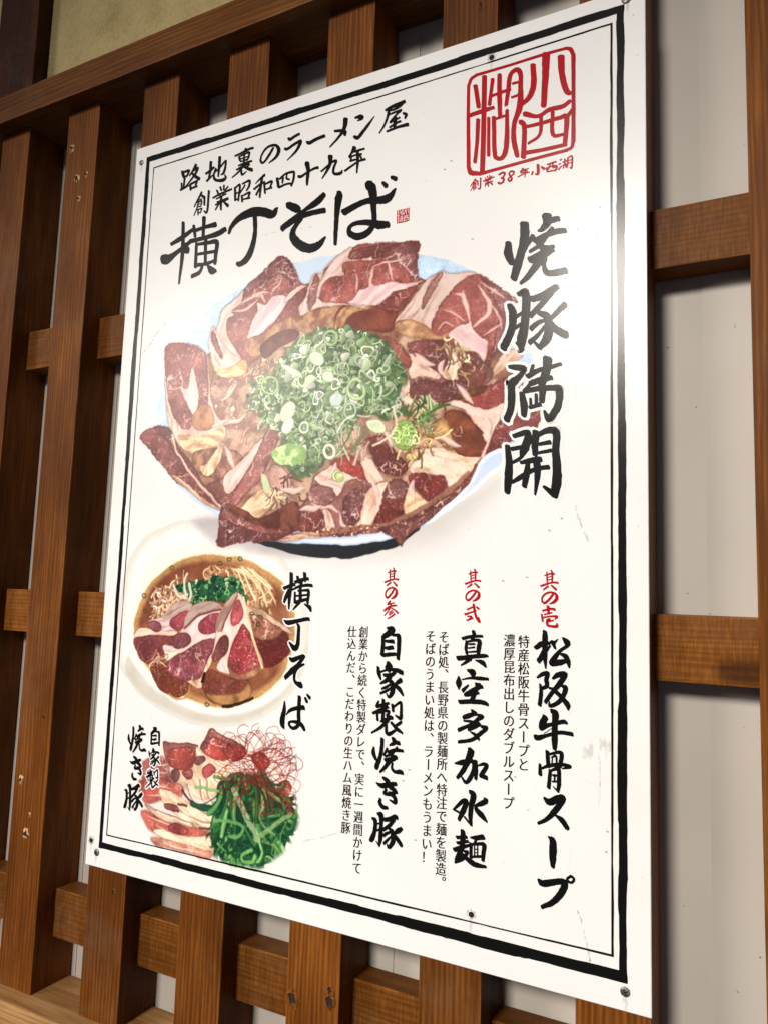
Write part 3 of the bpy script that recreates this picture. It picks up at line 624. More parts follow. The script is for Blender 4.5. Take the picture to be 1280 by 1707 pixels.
c_m([(1030, 460), (1090, 430), (1120, 480), (1090, 550), (1040, 540)], base=(196, 78, 60), seed=319, vein=0.6)
c_m([(880, 290), (950, 270), (1000, 330), (960, 380), (900, 350)], base=(150, 50, 46), seed=320, vein=0.6)
pre_g = canvas.copy()
grn = T(Cc, [(640, 600), (690, 480), (760, 420), (860, 400), (980, 430), (1040, 520), (1100, 580), (1140, 640), (1120, 740), (1050, 860), (960, 940), (860, 960), (740, 930), (660, 880), (630, 780), (650, 680)])
fill(grn, mottle((22, 58, 36), (46, 92, 50), 18, 9, 12, (18, 40, 26)), soft=4, rough=5)
gg = [(30, 76, 42), (44, 98, 52), (66, 122, 62), (20, 56, 36), (98, 146, 84), (26, 68, 46)]
strands(grn, gg, 70, 70, 9, 321, 0.3, 1.0, spread=0.8)
strands(grn, gg, 120, 50, 5, 322, 0.55)
strands(T(Cc, [(700, 440), (960, 440), (900, 620), (740, 640)]), gg, 50, 60, 7, 323, 0.15, 1.5, spread=0.35)
line(T(Cc, [(770, 500), (820, 600), (860, 690), (920, 800)]), 12, RGB(150, 176, 130), 0.85)
line(T(Cc, [(1120, 650), (1040, 690), (980, 750), (900, 800)]), 9, RGB(128, 160, 100), 0.8)
line(T(Cc, [(650, 690), (740, 690), (820, 720), (800, 780), (740, 780)]), 7, RGB(96, 160, 84), 0.85)
line(T(Cc, [(880, 870), (820, 900), (830, 940), (880, 940), (900, 900)]), 6, RGB(120, 180, 96), 0.9)
line(T(Cc, [(700, 500), (620, 570), (540, 610)]), 2.5, RGB(70, 90, 50), 0.9)
line(T(Cc, [(720, 440), (680, 400)]), 2.5, RGB(70, 100, 50), 0.9)
clip_to(T(Cc, [(500, 500), (640, 420), (720, 360), (900, 360), (1060, 420), (1150, 560), (1160, 680), (1130, 790), (1060, 880), (960, 960), (860, 975), (740, 945), (650, 900), (600, 800), (500, 640)]), pre_g, 6)
R = np.random.default_rng(9)
for k in range(110):
    a = R.random() * 6.28; cx, cy = (900, 330) if k % 2 else (930, 420)
    p = np.array([cx + R.normal() * 60, cy + R.normal() * 60])
    th = R.random() * 6.28; cur = 0.25 * (1 if R.random() < 0.5 else -1); pts = [p]
    for i in range(7):
        q = pts[-1] + 40 * np.array([math.cos(th), math.sin(th)])
        v = q - np.array([905, 400]); r = math.hypot(*(v * [1, 0.9]))
        if r > 225: th += math.pi * 0.4
        pts.append(q); th += cur
    line(T(Cc, pts), 1.2, RGB(138, 30, 28) * (0.7 + 0.5 * R.random()), 0.85, 3, 0.6)
for (x, y) in [(1100, 590), (1080, 560), (1120, 620)]:
    for k in range(8):
        th = R.random() * 6.28
        line(T(Cc, [(x, y), (x + 22 * math.cos(th), y + 22 * math.sin(th)), (x + 40 * math.cos(th + 0.8), y + 40 * math.sin(th + 0.8))]), 1.3, RGB(150, 50, 40), 0.85, 3, 0.6)

# organic warp and photographic texture over the three pictures
Yw, Xw = np.mgrid[0:CH, 0:CW].astype(np.float32)
nonw = sstep(0.02, 0.10, np.abs(canvas - np.array([0.925, 0.925, 0.92], np.float32)).max(2))
ddx = 8 * (fbm(Xw, Yw, 34, 51, 3) - 0.5); ddy = 8 * (fbm(Xw, Yw, 34, 57, 3) - 0.5)
ddx = np.clip(ddx, -6, 6); ddy = np.clip(ddy, -6, 6)
sx_ = np.clip(Xw + ddx, 0, CW - 2); sy_ = np.clip(Yw + ddy, 0, CH - 2)
xi = sx_.astype(int); yi = sy_.astype(int); fx = (sx_ - xi)[..., None]; fy = (sy_ - yi)[..., None]
canvas = ((canvas[yi, xi] * (1 - fx) + canvas[yi, xi + 1] * fx) * (1 - fy) + (canvas[yi + 1, xi] * (1 - fx) + canvas[yi + 1, xi + 1] * fx) * fy).astype(np.float32)
lum = canvas.mean(2, keepdims=True)
sat = canvas.max(2) - canvas.min(2)
k = sstep(0.12, 0.24, sat)[..., None]
canvas = canvas * (1 - k) + (0.565 + (canvas - 0.50) * 1.13) * k
lum = canvas.mean(2, keepdims=True)
red = sstep(0.12, 0.4, canvas[..., :1] - canvas[..., 1:2])
canvas = lum + (canvas - lum) * (1 - 0.12 * k - 0.12 * red)
canvas = canvas * (1 + red * np.array([-0.02, 0.02, -0.03], np.float32))
tex = 1 + k * (0.26 * (fbm(Xw, Yw, 26, 71, 4) - 0.5) + 0.18 * (fbm(Xw, Yw, 3.4, 72, 2) - 0.5))[..., None]
canvas = np.clip(canvas * tex, 0, 1)

# ---- scuffs and hairline scratches on the print
for pts, wd, al in [([(277, 540), (262, 556), (250, 575), (238, 590)], 2.2, 0.3), ([(296, 632), (270, 645), (248, 655)], 1.6, 0.25), ([(262, 560), (246, 584)], 1.5, 0.25), ([(290, 520), (240, 545)], 1.3, 0.2),
                    ([(958, 842), (965, 868), (975, 890), (981, 905)], 1.6, 0.35), ([(962, 1514), (972, 1550), (981, 1590), (982, 1610)], 1.1, 0.6), ([(500, 1404), (540, 1395), (575, 1385)], 1.2, 0.35),
                    ([(1008, 430), (1011, 480), (1012, 540), (1013, 600)], 1.8, 0.35), ([(998, 1230), (999, 1280), (998, 1340)], 1.1, 0.3), ([(1030, 1236), (1046, 1228)], 2.0, 0.25),
                    ([(436, 392), (480, 384), (520, 378)], 1.0, 0.35)]:
    P = T(PX, pts); P = catmull(P, 8)
    R2 = np.random.default_rng(int(P[0, 0]))
    for i in range(len(P) - 1):
        if R2.random() < 0.75: line(P[i:i + 2] + R2.normal(size=(1, 2)) * wd * 0.5, wd * (0.4 + R2.random()), RGB(90, 85, 80), al * (0.4 + 0.8 * R2.random()), 0)
for sx0, sz0 in [(-287.6, 400.1), (158.5, 394.7), (281.3, 409.9), (-290.2, -393.7), (-280.5, -404.8), (154.0, -376.8), (277.9, -405.9)]:
    u0, v0 = (sx0 + 297) * S, (420 - sz0) * S
    R3 = np.random.default_rng(int(abs(sx0 * 7 + sz0)))
    for q in range(3):
        L3 = 8 + 26 * R3.random(); x3 = u0 + R3.normal() * 2.5
        line([(x3, v0 + 3), (x3 + R3.normal(), v0 + L3 * 0.6), (x3 + R3.normal() * 1.5, v0 + L3)], 2.0 + R3.random() * 1.5, RGB(120, 108, 92), 0.16, 4, 1.5, taper=True)
R3 = np.random.default_rng(77)
for q in range(150):
    x3, y3 = R3.random() * CW, R3.random() * CH
    line([(x3, y3), (x3 + R3.normal() * 1.5, y3 + R3.normal() * 1.5)], 0.8 + R3.random() * 1.2, RGB(110, 100, 92), 0.12 + 0.35 * R3.random() ** 3, 0)
for q in range(26):
    x3, y3 = R3.random() * CW, R3.random() * CH; th = R3.normal() * 0.5 + 1.2; L3 = 10 + 50 * R3.random()
    line([(x3, y3), (x3 + L3 * 0.5 * math.cos(th) + R3.normal() * 2, y3 + L3 * 0.5 * math.sin(th)), (x3 + L3 * math.cos(th), y3 + L3 * math.sin(th))], 0.9, RGB(140, 134, 126), 0.14, 4, taper=True)
def smear(X, Y, d):
    a = sstep(0.55, 0.75, fbm(X, Y * 0.4, 7, 66)) * 0.3
    return np.ones(X.shape + (3,), np.float32) * RGB(150, 145, 135), a
fill(T(PX, [(970, 1245), (1005, 1232), (1025, 1240), (1020, 1262), (985, 1265)]), smear, soft=6, pad=8)
fill(T(PX, [(942, 1260), (975, 1262), (985, 1275), (960, 1282)]), smear, soft=5, pad=8)
for (x, y) in [(787, 398), (741, 282), (752, 268), (878, 962), (692, 1400), (838, 968), (915, 884), (936, 864), (962, 381), (994, 390), (858, 1295), (1010, 1420), (1012, 1386), (1000, 345), (860, 1580), (640, 1286), (672, 1301), (682, 1283)]:
    line(T(PX, [(x - 1.2, y), (x + 1.2, y + 0.8)]), 1.6, RGB(80, 70, 66), 0.7, 0)
# faint blotchy tone of the ageing print film
Yg, Xg = np.mgrid[0:CH:4, 0:CW:4].astype(np.float32)
tone = fbm(Xg, Yg, 130, 91, 2)
tone = np.repeat(np.repeat(tone, 4, 0), 4, 1)[:CH, :CW]
canvas *= (1 + (tone[..., None] - 0.5) * np.array([0.012, 0.03, 0.022], np.float32))
canvas = np.clip(canvas, 0, 1)

img = bpy.data.images.new("poster_print", CW, CH)
buf = np.ones((CH, CW, 4), np.float32)
buf[..., :3] = canvas[::-1]
img.pixels.foreach_set(buf.ravel())
img.update(); img.pack()
# ------------------------------------------------------------------ materials
def new_mat(name):
    mt_ = bpy.data.materials.new(name); mt_.use_nodes = True
    nt = mt_.node_tree; b = nt.nodes["Principled BSDF"]
    return mt_, nt, b
def nd(nt, typ, **kw):
    n = nt.nodes.new(typ)
    for k, v in kw.items(): setattr(n, k, v)
    return n
def ramp(nt, stops):
    r = nd(nt, 'ShaderNodeValToRGB')
    el = r.color_ramp.elements
    while len(el) < len(stops): el.new(0.5)
    for e, (p, c) in zip(el, stops): e.position = p; e.color = (*c, 1)
    return r

GLOSS = 0.205
def print_bump(nt, b):
    """slight orange peel and wear of the glossy film, shared by every printed part"""
    tc = nd(nt, 'ShaderNodeTexCoord')
    n1 = nd(nt, 'ShaderNodeTexNoise'); n1.inputs['Scale'].default_value = 9; n1.inputs['Detail'].default_value = 3
    nt.links.new(tc.outputs['Object'], n1.inputs['Vector'])
    r = nd(nt, 'ShaderNodeMapRange'); r.inputs['To Min'].default_value = GLOSS - 0.05; r.inputs['To Max'].default_value = GLOSS + 0.07
    nt.links.new(n1.outputs['Fac'], r.inputs['Value']); nt.links.new(r.outputs['Result'], b.inputs['Roughness'])
    n2 = nd(nt, 'ShaderNodeTexNoise'); n2.inputs['Scale'].default_value = 420; n2.inputs['Detail'].default_value = 2
    nt.links.new(tc.outputs['Object'], n2.inputs['Vector'])
    bp = nd(nt, 'ShaderNodeBump'); bp.inputs['Strength'].default_value = 0.012; bp.inputs['Distance'].default_value = 0.001
    nt.links.new(n2.outputs['Fac'], bp.inputs['Height']); nt.links.new(bp.outputs['Normal'], b.inputs['Normal'])
    b.inputs['Specular IOR Level'].default_value = 0.17

M_print, nt, b = new_mat("printed_film")
ti = nd(nt, 'ShaderNodeTexImage'); ti.image = img; ti.interpolation = 'Cubic'; ti.extension = 'EXTEND'
nt.links.new(ti.outputs['Color'], b.inputs['Base Color']); print_bump(nt, b)
def ink(name, col):
    mm, nt, b = new_mat(name); b.inputs['Base Color'].default_value = (*col, 1); print_bump(nt, b); return mm
M_black = ink("black_ink", (0.006, 0.006, 0.006))
M_red = ink("red_ink", (0.40, 0.007, 0.012))
M_white = ink("white_ink", (0.84, 0.84, 0.83))

M_edge, nt, b = new_mat("board_edge")
tc = nd(nt, 'ShaderNodeTexCoord'); n1 = nd(nt, 'ShaderNodeTexNoise'); n1.inputs['Scale'].default_value = 60
nt.links.new(tc.outputs['Object'], n1.inputs['Vector'])
r = ramp(nt, [(0.3, (0.55, 0.54, 0.52)), (0.7, (0.75, 0.74, 0.72))])
nt.links.new(n1.outputs['Fac'], r.inputs['Fac']); nt.links.new(r.outputs['Color'], b.inputs['Base Color']); b.inputs['Roughness'].default_value = 0.5

def wood(name, dark, mid, light, axis='Z', cross=0.0, rough=0.42, gs=1.0):
    """varnished cedar: fine grain along the axis, year rings, blotchy stain, per-piece shift"""
    mm, nt, b = new_mat(name)
    tc = nd(nt, 'ShaderNodeTexCoord'); oi = nd(nt, 'ShaderNodeObjectInfo')
    rv = nd(nt, 'ShaderNodeVectorMath', operation='SCALE'); rv.inputs[0].default_value = (7.3, 3.1, 5.7)
    nt.links.new(oi.outputs['Random'], rv.inputs['Scale'])
    ad = nd(nt, 'ShaderNodeVectorMath', operation='ADD')
    nt.links.new(tc.outputs['Object'], ad.inputs[0]); nt.links.new(rv.outputs[0], ad.inputs[1])
    def mapped(s):
        mp = nd(nt, 'ShaderNodeMapping'); mp.inputs['Scale'].default_value = s
        nt.links.new(ad.outputs[0], mp.inputs['Vector']); return mp
    L = {'Z': (1, 1, 0.035), 'X': (0.035, 1, 1)}[axis]
    Lg = {'Z': (1, 1, 0.12), 'X': (0.12, 1, 1)}[axis]
    wn = nd(nt, 'ShaderNodeTexNoise'); wn.inputs['Scale'].default_value = 9; wn.inputs['Detail'].default_value = 2
    nt.links.new(mapped(Lg).outputs[0], wn.inputs['Vector'])
    grain = nd(nt, 'ShaderNodeTexNoise'); grain.inputs['Scale'].default_value = 420 * gs; grain.inputs['Detail'].default_value = 5; grain.inputs['Roughness'].default_value = 0.65
    nt.links.new(mapped(L).outputs[0], grain.inputs['Vector'])
    wv = nd(nt, 'ShaderNodeTexWave', wave_type='BANDS', bands_direction='X' if axis == 'Z' else 'Z')
    wv.inputs['Scale'].default_value = 62 * gs; wv.inputs['Distortion'].default_value = 9; wv.inputs['Detail'].default_value = 2; wv.inputs['Detail Scale'].default_value = 0.7
    nt.links.new(mapped({'Z': (1, 0.6, 0.10), 'X': (0.10, 0.6, 1)}[axis]).outputs[0], wv.inputs['Vector'])
    blot = nd(nt, 'ShaderNodeTexNoise'); blot.inputs['Scale'].default_value = 14; blot.inputs['Detail'].default_value = 4
    nt.links.new(mapped({'Z': (1, 1, 0.35), 'X': (0.35, 1, 1)}[axis]).outputs[0], blot.inputs['Vector'])
    def mul(a, k):
        q = nd(nt, 'ShaderNodeMath', operation='MULTIPLY'); nt.links.new(a, q.inputs[0]); q.inputs[1].default_value = k; return q.outputs[0]
    def add(a, c):
        q = nd(nt, 'ShaderNodeMath', operation='ADD'); nt.links.new(a, q.inputs[0]); nt.links.new(c, q.inputs[1]); return q.outputs[0]
    v = add(add(mul(grain.outputs['Fac'], 0.47), mul(wv.outputs['Fac'], 0.09)), mul(blot.outputs['Fac'], 0.44))
    if cross:
        cg = nd(nt, 'ShaderNodeTexNoise'); cg.inputs['Scale'].default_value = 520; cg.inputs['Detail'].default_value = 3
        nt.links.new(mapped((1, 1, 0.12)).outputs[0], cg.inputs['Vector'])
        v = add(mul(v, 1 - cross), mul(cg.outputs['Fac'], cross))
    r = ramp(nt, [(0.30, dark), (0.50, mid), (0.70, light)])
    nt.links.new(v, r.inputs['Fac'])
    # small knots
    vo = nd(nt, 'ShaderNodeTexVoronoi'); vo.inputs['Scale'].default_value = 5.5
    nt.links.new(mapped({'Z': (1.6, 1.6, 0.8), 'X': (0.8, 1.6, 1.6)}[axis]).outputs[0], vo.inputs['Vector'])
    nt2 = nd(nt, 'ShaderNodeTexNoise'); nt2.inputs['Scale'].default_value = 60
    nt.links.new(mapped((1, 1, 1)).outputs[0], nt2.inputs['Vector'])
    kd = add(vo.outputs['Distance'], mul(nt2.outputs['Fac'], 0.08))
    kr = nd(nt, 'ShaderNodeMapRange'); kr.inputs['From Min'].default_value = 0.095; kr.inputs['From Max'].default_value = 0.16
    kr.inputs['To Min'].default_value = 0.75; kr.inputs['To Max'].default_value = 0.0
    nt.links.new(kd, kr.inputs['Value'])
    mx = nd(nt, 'ShaderNodeMix', data_type='RGBA')
    nt.links.new(kr.outputs[0], mx.inputs[0]); nt.links.new(r.outputs['Color'], mx.inputs[6])
    mx.inputs[7].default_value = (*[c * 0.35 for c in dark], 1)
    hs = nd(nt, 'ShaderNodeHueSaturation')
    vr = nd(nt, 'ShaderNodeMapRange'); vr.inputs['To Min'].default_value = 0.76; vr.inputs['To Max'].default_value = 1.22
    nt.links.new(oi.outputs['Random'], vr.inputs['Value']); nt.links.new(vr.outputs[0], hs.inputs['Value'])
    nt.links.new(mx.outputs[2], hs.inputs['Color'])
    bv = nd(nt, 'ShaderNodeBevel', samples=4); bv.inputs['Radius'].default_value = 0.0022
    gm = nd(nt, 'ShaderNodeNewGeometry')
    dt = nd(nt, 'ShaderNodeVectorMath', operation='DOT_PRODUCT'); nt.links.new(bv.outputs[0], dt.inputs[0]); nt.links.new(gm.outputs['True Normal'], dt.inputs[1])
    en = nd(nt, 'ShaderNodeTexNoise'); en.inputs['Scale'].default_value = 38; en.inputs['Detail'].default_value = 4
    nt.links.new(mapped((1, 1, 0.5)).outputs[0], en.inputs['Vector'])
    er = nd(nt, 'ShaderNodeMapRange'); er.inputs['From Min'].default_value = 0.995; er.inputs['From Max'].default_value = 0.93
    nt.links.new(dt.outputs['Value'], er.inputs['Value'])
    en2 = nd(nt, 'ShaderNodeMapRange'); en2.inputs['From Min'].default_value = 0.42; en2.inputs['From Max'].default_value = 0.62; en2.inputs['To Max'].default_value = 0.55
    nt.links.new(en.outputs['Fac'], en2.inputs['Value'])
    em = nd(nt, 'ShaderNodeMath', operation='MULTIPLY'); nt.links.new(er.outputs[0], em.inputs[0]); nt.links.new(en2.outputs[0], em.inputs[1])
    wx = nd(nt, 'ShaderNodeMix', data_type='RGBA'); nt.links.new(em.outputs[0], wx.inputs[0]); nt.links.new(hs.outputs[0], wx.inputs[6])
    wx.inputs[7].default_value = (*[min(1, c * 1.9) for c in light], 1)
    # grey dusty bloom in uneven patches
    dn = nd(nt, 'ShaderNodeTexNoise'); dn.inputs['Scale'].default_value = 7; dn.inputs['Detail'].default_value = 6; dn.inputs['Roughness'].default_value = 0.7
    nt.links.new(ad.outputs[0], dn.inputs['Vector'])
    dr = nd(nt, 'ShaderNodeMapRange'); dr.inputs['From Min'].default_value = 0.52; dr.inputs['From Max'].default_value = 0.75; dr.inputs['To Max'].default_value = 0.16
    nt.links.new(dn.outputs['Fac'], dr.inputs['Value'])
    dx_ = nd(nt, 'ShaderNodeMix', data_type='RGBA'); nt.links.new(dr.outputs[0], dx_.inputs[0]); nt.links.new(wx.outputs[2], dx_.inputs[6]); dx_.inputs[7].default_value = (0.30, 0.22, 0.15, 1)
    nt.links.new(dx_.outputs[2], b.inputs['Base Color'])
    rr = nd(nt, 'ShaderNodeMapRange'); rr.inputs['To Min'].default_value = rough - 0.08; rr.inputs['To Max'].default_value = rough + 0.22
    nt.links.new(grain.outputs['Fac'], rr.inputs['Value']); nt.links.new(rr.outputs[0], b.inputs['Roughness'])
    b.inputs['Specular IOR Level'].default_value = 0.09
    bp = nd(nt, 'ShaderNodeBump'); bp.inputs['Strength'].default_value = 0.35; bp.inputs['Distance'].default_value = 0.0012
    nt.links.new(v, bp.inputs['Height']); nt.links.new(bp.outputs['Normal'], b.inputs['Normal'])
    return mm
M_slat = wood("slat_wood", (0.052, 0.0140, 0.0022), (0.126, 0.0385, 0.0055), (0.27, 0.095, 0.016), 'Z')
M_rail = wood("rail_wood", (0.066, 0.020, 0.003), (0.148, 0.049, 0.007), (0.28, 0.108, 0.019), 'X', cross=0.35)
M_beam = wood("beam_wood", (0.052, 0.016, 0.003), (0.120, 0.041, 0.008), (0.24, 0.095, 0.022), 'X', gs=0.9)
M_sill = wood("sill_wood", (0.10, 0.045, 0.014), (0.26, 0.13, 0.045), (0.48, 0.28, 0.12), "X", gs=0.8)
M_post = wood("post_wood", (0.03, 0.008, 0.003), (0.07, 0.018, 0.006), (0.13, 0.04, 0.014), 'Z')
M_torn = wood("torn_wood", (0.30, 0.16, 0.06), (0.45, 0.27, 0.12), (0.62, 0.42, 0.22), 'Z')
M_hole, nt, b = new_mat("nail_hole_dark"); b.inputs['Base Color'].default_value = (0.02, 0.008, 0.004, 1); b.inputs['Roughness'].default_value = 0.9

M_wall, nt, b = new_mat("white_board")
tc = nd(nt, 'ShaderNodeTexCoord')
n1 = nd(nt, 'ShaderNodeTexNoise'); n1.inputs['Scale'].default_value = 5; n1.inputs['Detail'].default_value = 5
nt.links.new(tc.outputs['Object'], n1.inputs['Vector'])
r1 = ramp(nt, [(0.3, (0.45, 0.41, 0.36)), (0.7, (0.52, 0.48, 0.43))])
nt.links.new(n1.outputs['Fac'], r1.inputs['Fac'])
n2 = nd(nt, 'ShaderNodeTexNoise'); n2.inputs['Scale'].default_value = 130; n2.inputs['Detail'].default_value = 3
nt.links.new(tc.outputs['Object'], n2.inputs['Vector'])
sx = nd(nt, 'ShaderNodeSeparateXYZ'); nt.links.new(tc.outputs['Object'], sx.inputs[0])
low = nd(nt, 'ShaderNodeMapRange'); low.inputs['From Min'].default_value = -0.38; low.inputs['From Max'].default_value = -0.50
low.inputs['To Min'].default_value = 0.72; low.inputs['To Max'].default_value = 0.60
nt.links.new(sx.outputs['Z'], low.inputs['Value'])
gt = nd(nt, 'ShaderNodeMath', operation='SUBTRACT'); nt.links.new(n2.outputs['Fac'], gt.inputs[0]); nt.links.new(low.outputs[0], gt.inputs[1])
ml = nd(nt, 'ShaderNodeMath', operation='MULTIPLY', use_clamp=True); nt.links.new(gt.outputs[0], ml.inputs[0]); ml.inputs[1].default_value = 22
mx = nd(nt, 'ShaderNodeMix', data_type='RGBA'); nt.links.new(ml.outputs[0], mx.inputs[0]); nt.links.new(r1.outputs['Color'], mx.inputs[6]); mx.inputs[7].default_value = (0.12, 0.10, 0.08, 1)
nt.links.new(mx.outputs[2], b.inputs['Base Color']); b.inputs['Roughness'].default_value = 0.55

M_plaster, nt, b = new_mat("ochre_plaster")
tc = nd(nt, 'ShaderNodeTexCoord')
n1 = nd(nt, 'ShaderNodeTexNoise'); n1.inputs['Scale'].default_value = 260; n1.inputs['Detail'].default_value = 6; n1.inputs['Roughness'].default_value = 0.7
n3 = nd(nt, 'ShaderNodeTexNoise'); n3.inputs['Scale'].default_value = 18; n3.inputs['Detail'].default_value = 4
for n_ in (n1, n3): nt.links.new(tc.outputs['Object'], n_.inputs['Vector'])
av = nd(nt, 'ShaderNodeMath', operation='ADD'); nt.links.new(n1.outputs['Fac'], av.inputs[0]); nt.links.new(n3.outputs['Fac'], av.inputs[1])
r1 = ramp(nt, [(0.35, (0.33, 0.25, 0.10)), (0.5, (0.47, 0.37, 0.165)), (0.66, (0.56, 0.45, 0.22))])
hf = nd(nt, 'ShaderNodeMath', operation='MULTIPLY'); nt.links.new(av.outputs[0], hf.inputs[0]); hf.inputs[1].default_value = 0.5
nt.links.new(hf.outputs[0], r1.inputs['Fac']); nt.links.new(r1.outputs['Color'], b.inputs['Base Color']); b.inputs['Roughness'].default_value = 0.95
bp = nd(nt, 'ShaderNodeBump'); bp.inputs['Strength'].default_value = 0.6; bp.inputs['Distance'].default_value = 0.001
nt.links.new(n1.outputs['Fac'], bp.inputs['Height']); nt.links.new(bp.outputs['Normal'], b.inputs['Normal'])

M_steel, nt, b = new_mat("screw_steel")
tc = nd(nt, 'ShaderNodeTexCoord'); n1 = nd(nt, 'ShaderNodeTexNoise'); n1.inputs['Scale'].default_value = 500
nt.links.new(tc.outputs['Object'], n1.inputs['Vector'])
r1 = ramp(nt, [(0.35, (0.10, 0.10, 0.09)), (0.65, (0.34, 0.34, 0.33))])
nt.links.new(n1.outputs['Fac'], r1.inputs['Fac']); nt.links.new(r1.outputs['Color'], b.inputs['Base Color'])
b.inputs['Metallic'].default_value = 0.7; b.inputs['Roughness'].default_value = 0.45

# ------------------------------------------------------------------ walls, lattice
PITCH = 0.1337; X0 = -0.5625; SW = 0.0565; SY0, SY1 = 0.003, 0.0585
ZT, ZB = 0.508, -0.578

# white boarding behind the lattice: separate vertical boards with narrow joints
wall = empty("board_wall", (0, 0.06, ZB))
tag(wall, kind='structure')
bx = 0.0545 - 0.1403 * 7
boards = {}
for i in range(12):
    x = bx + 0.1403 * i
    me = box_mesh("board", 0.0, 0.1403, 0, 0.012, -0.03, 1.14, 0)
    o = link("board", me, M_wall, wall)
    o.location = (x, 0.0006 * ((i * 5) % 3), 0)

plaster = link("plaster_wall", box_mesh("plaster_wall", -2.0, 1.6, 0.010, 0.045, ZT + 0.02, 1.6, 0), M_plaster)
tag(plaster, kind='structure')
lower = link("lower_wall", box_mesh("lower_wall", -2.0, 1.6, 0.03, 0.072, -1.4, ZB - 0.062, 0), M_plaster)
tag(lower, kind='structure')

post = link("wooden_post", box_mesh("wooden_post", -0.572, -0.490, -0.012, 0.030, ZT + 0.0405, 1.6, 0.002), M_post)
tag(post, "dark reddish wooden post rising from the top beam across the ochre plaster", "post")

lat = empty("wooden_lattice", (0, 0.03, ZB))
tag(lat, "brown wooden lattice screen of upright slats and crossing rails behind the menu poster", "lattice")
def lpart(name, x0, x1, y0, y1, z0, z1, mat, bev=0.0012):
    me = box_mesh(name, x0, x1, y0, y1, z0, z1, bev)
    cx, cy, cz = (x0 + x1) / 2, (y0 + y1) / 2, (z0 + z1) / 2
    me.transform(Matrix.Translation((-cx, -cy, -cz)))
    o = link(name, me, mat, lat)
    o.location = (cx, cy - 0.03, cz - ZB)
    return o
slats = []
for k in range(-2, 9):
    x = X0 + PITCH * k
    slats.append(lpart("slat", x, x + SW, SY0 + 0.0004 * ((k * 7) % 3 - 1), SY1, ZB, ZT, M_slat, 0.0015))
for zt in (0.226, -0.122, -0.470):
    lpart("rail", -1.2, 0.95, 0.0285, 0.0575, zt - 0.0535, zt, M_rail, 0.0010)
lpart("top_beam", -1.3, 1.1, -0.020, 0.0590, ZT, ZT + 0.040, M_beam, 0.002)
lpart("sill", -1.3, 1.1, -0.019, 0.0590, ZB - 0.062, ZB, M_sill, 0.002)

# torn nail holes and knots in the slats, read from the photograph
def pit(x, z, r, parent_k, torn=True, seed=0):
    sl_ = slats[parent_k + 2]
    R_ = random.Random(seed)
    bm = bmesh.new()
    n = 12
    rin = [r * 0.5 * (0.6 + 0.7 * R_.random()) for _ in range(n)]
    rou = [r * (0.7 + 0.6 * R_.random()) for _ in range(n)]
    a = [bm.verts.new((rou[i] * math.cos(i * 6.283 / n) * 0.8, 0.0, rou[i] * math.sin(i * 6.283 / n))) for i in range(n)]
    c = [bm.verts.new((rin[i] * 1.25 * math.cos(i * 6.283 / n) * 0.8, -0.0007 - 0.0008 * R_.random(), rin[i] * 1.25 * math.sin(i * 6.283 / n))) for i in range(n)]
    e = [bm.verts.new((rin[i] * 0.8 * math.cos(i * 6.283 / n), -0.0003, rin[i] * 0.8 * math.sin(i * 6.283 / n))) for i in range(n)]
    for i in range(n):
        j = (i + 1) % n
        bm.faces.new((a[i], a[j], c[j], c[i])).material_index = 0
        bm.faces.new((c[i], c[j], e[j], e[i])).material_index = 1
    bm.faces.new(e).material_index = 1
    bmesh.ops.recalc_face_normals(bm, faces=list(bm.faces))
    me = bpy.data.meshes.new("nail_hole"); bm.to_mesh(me); bm.free()
    me.materials.append(M_torn if torn else M_slat); me.materials.append(M_hole)
    o = bpy.data.objects.new("nail_hole", me); COL.objects.link(o); o.parent = sl_
    yf = SY0 + 0.0004 * ((parent_k * 7) % 3 - 1)
    o.location = (x - sl_.location.x, yf - 0.0001 - 0.03 - sl_.location.y, z - (sl_.location.z + ZB))
for i, (px, py, r, k, tn) in enumerate([(121, 248, 0.0055, 1, True), (129, 297, 0.006, 1, True), (145, 291, 0.004, 1, True), (132, 331, 0.004, 1, True), (119, 355, 0.002, 1, True),
                                        (36, 1299, 0.005, 1, True), (44, 1390, 0.006, 1, True), (50, 1359, 0.003, 1, True), (74, 1194, 0.0028, 1, False),
                                        (801, 9, 0.004, 5, False), (488, 1664, 0.009, 4, False), (551, 1668, 0.008, 4, False), (551, 1650, 0.005, 4, False), (190, 1487, 0.004, 2, False)]):
    x, z = unproj(px, py, 0.003)
    pit(float(x), float(z), r, k, tn, 40 + i)

# ------------------------------------------------------------------ the poster
PW, PH = 0.297, 0.420
poster = empty("menu_poster", (0, 0.0025, -PH))
tag(poster, "large white ramen menu poster with black brush lettering screwed onto the brown lattice", "poster")
def P_(o):          # parent to the poster, keeping world coordinates
    o.parent = poster; o.matrix_parent_inverse = Matrix.Translation((0, -0.0025, PH)); return o

me = box_mesh("panel", -PW, PW, 0.0, 0.0026, -PH, PH, 0.0005, 2)
panel = bpy.data.objects.new("panel", me); COL.objects.link(panel); P_(panel)
me.materials.append(M_edge)

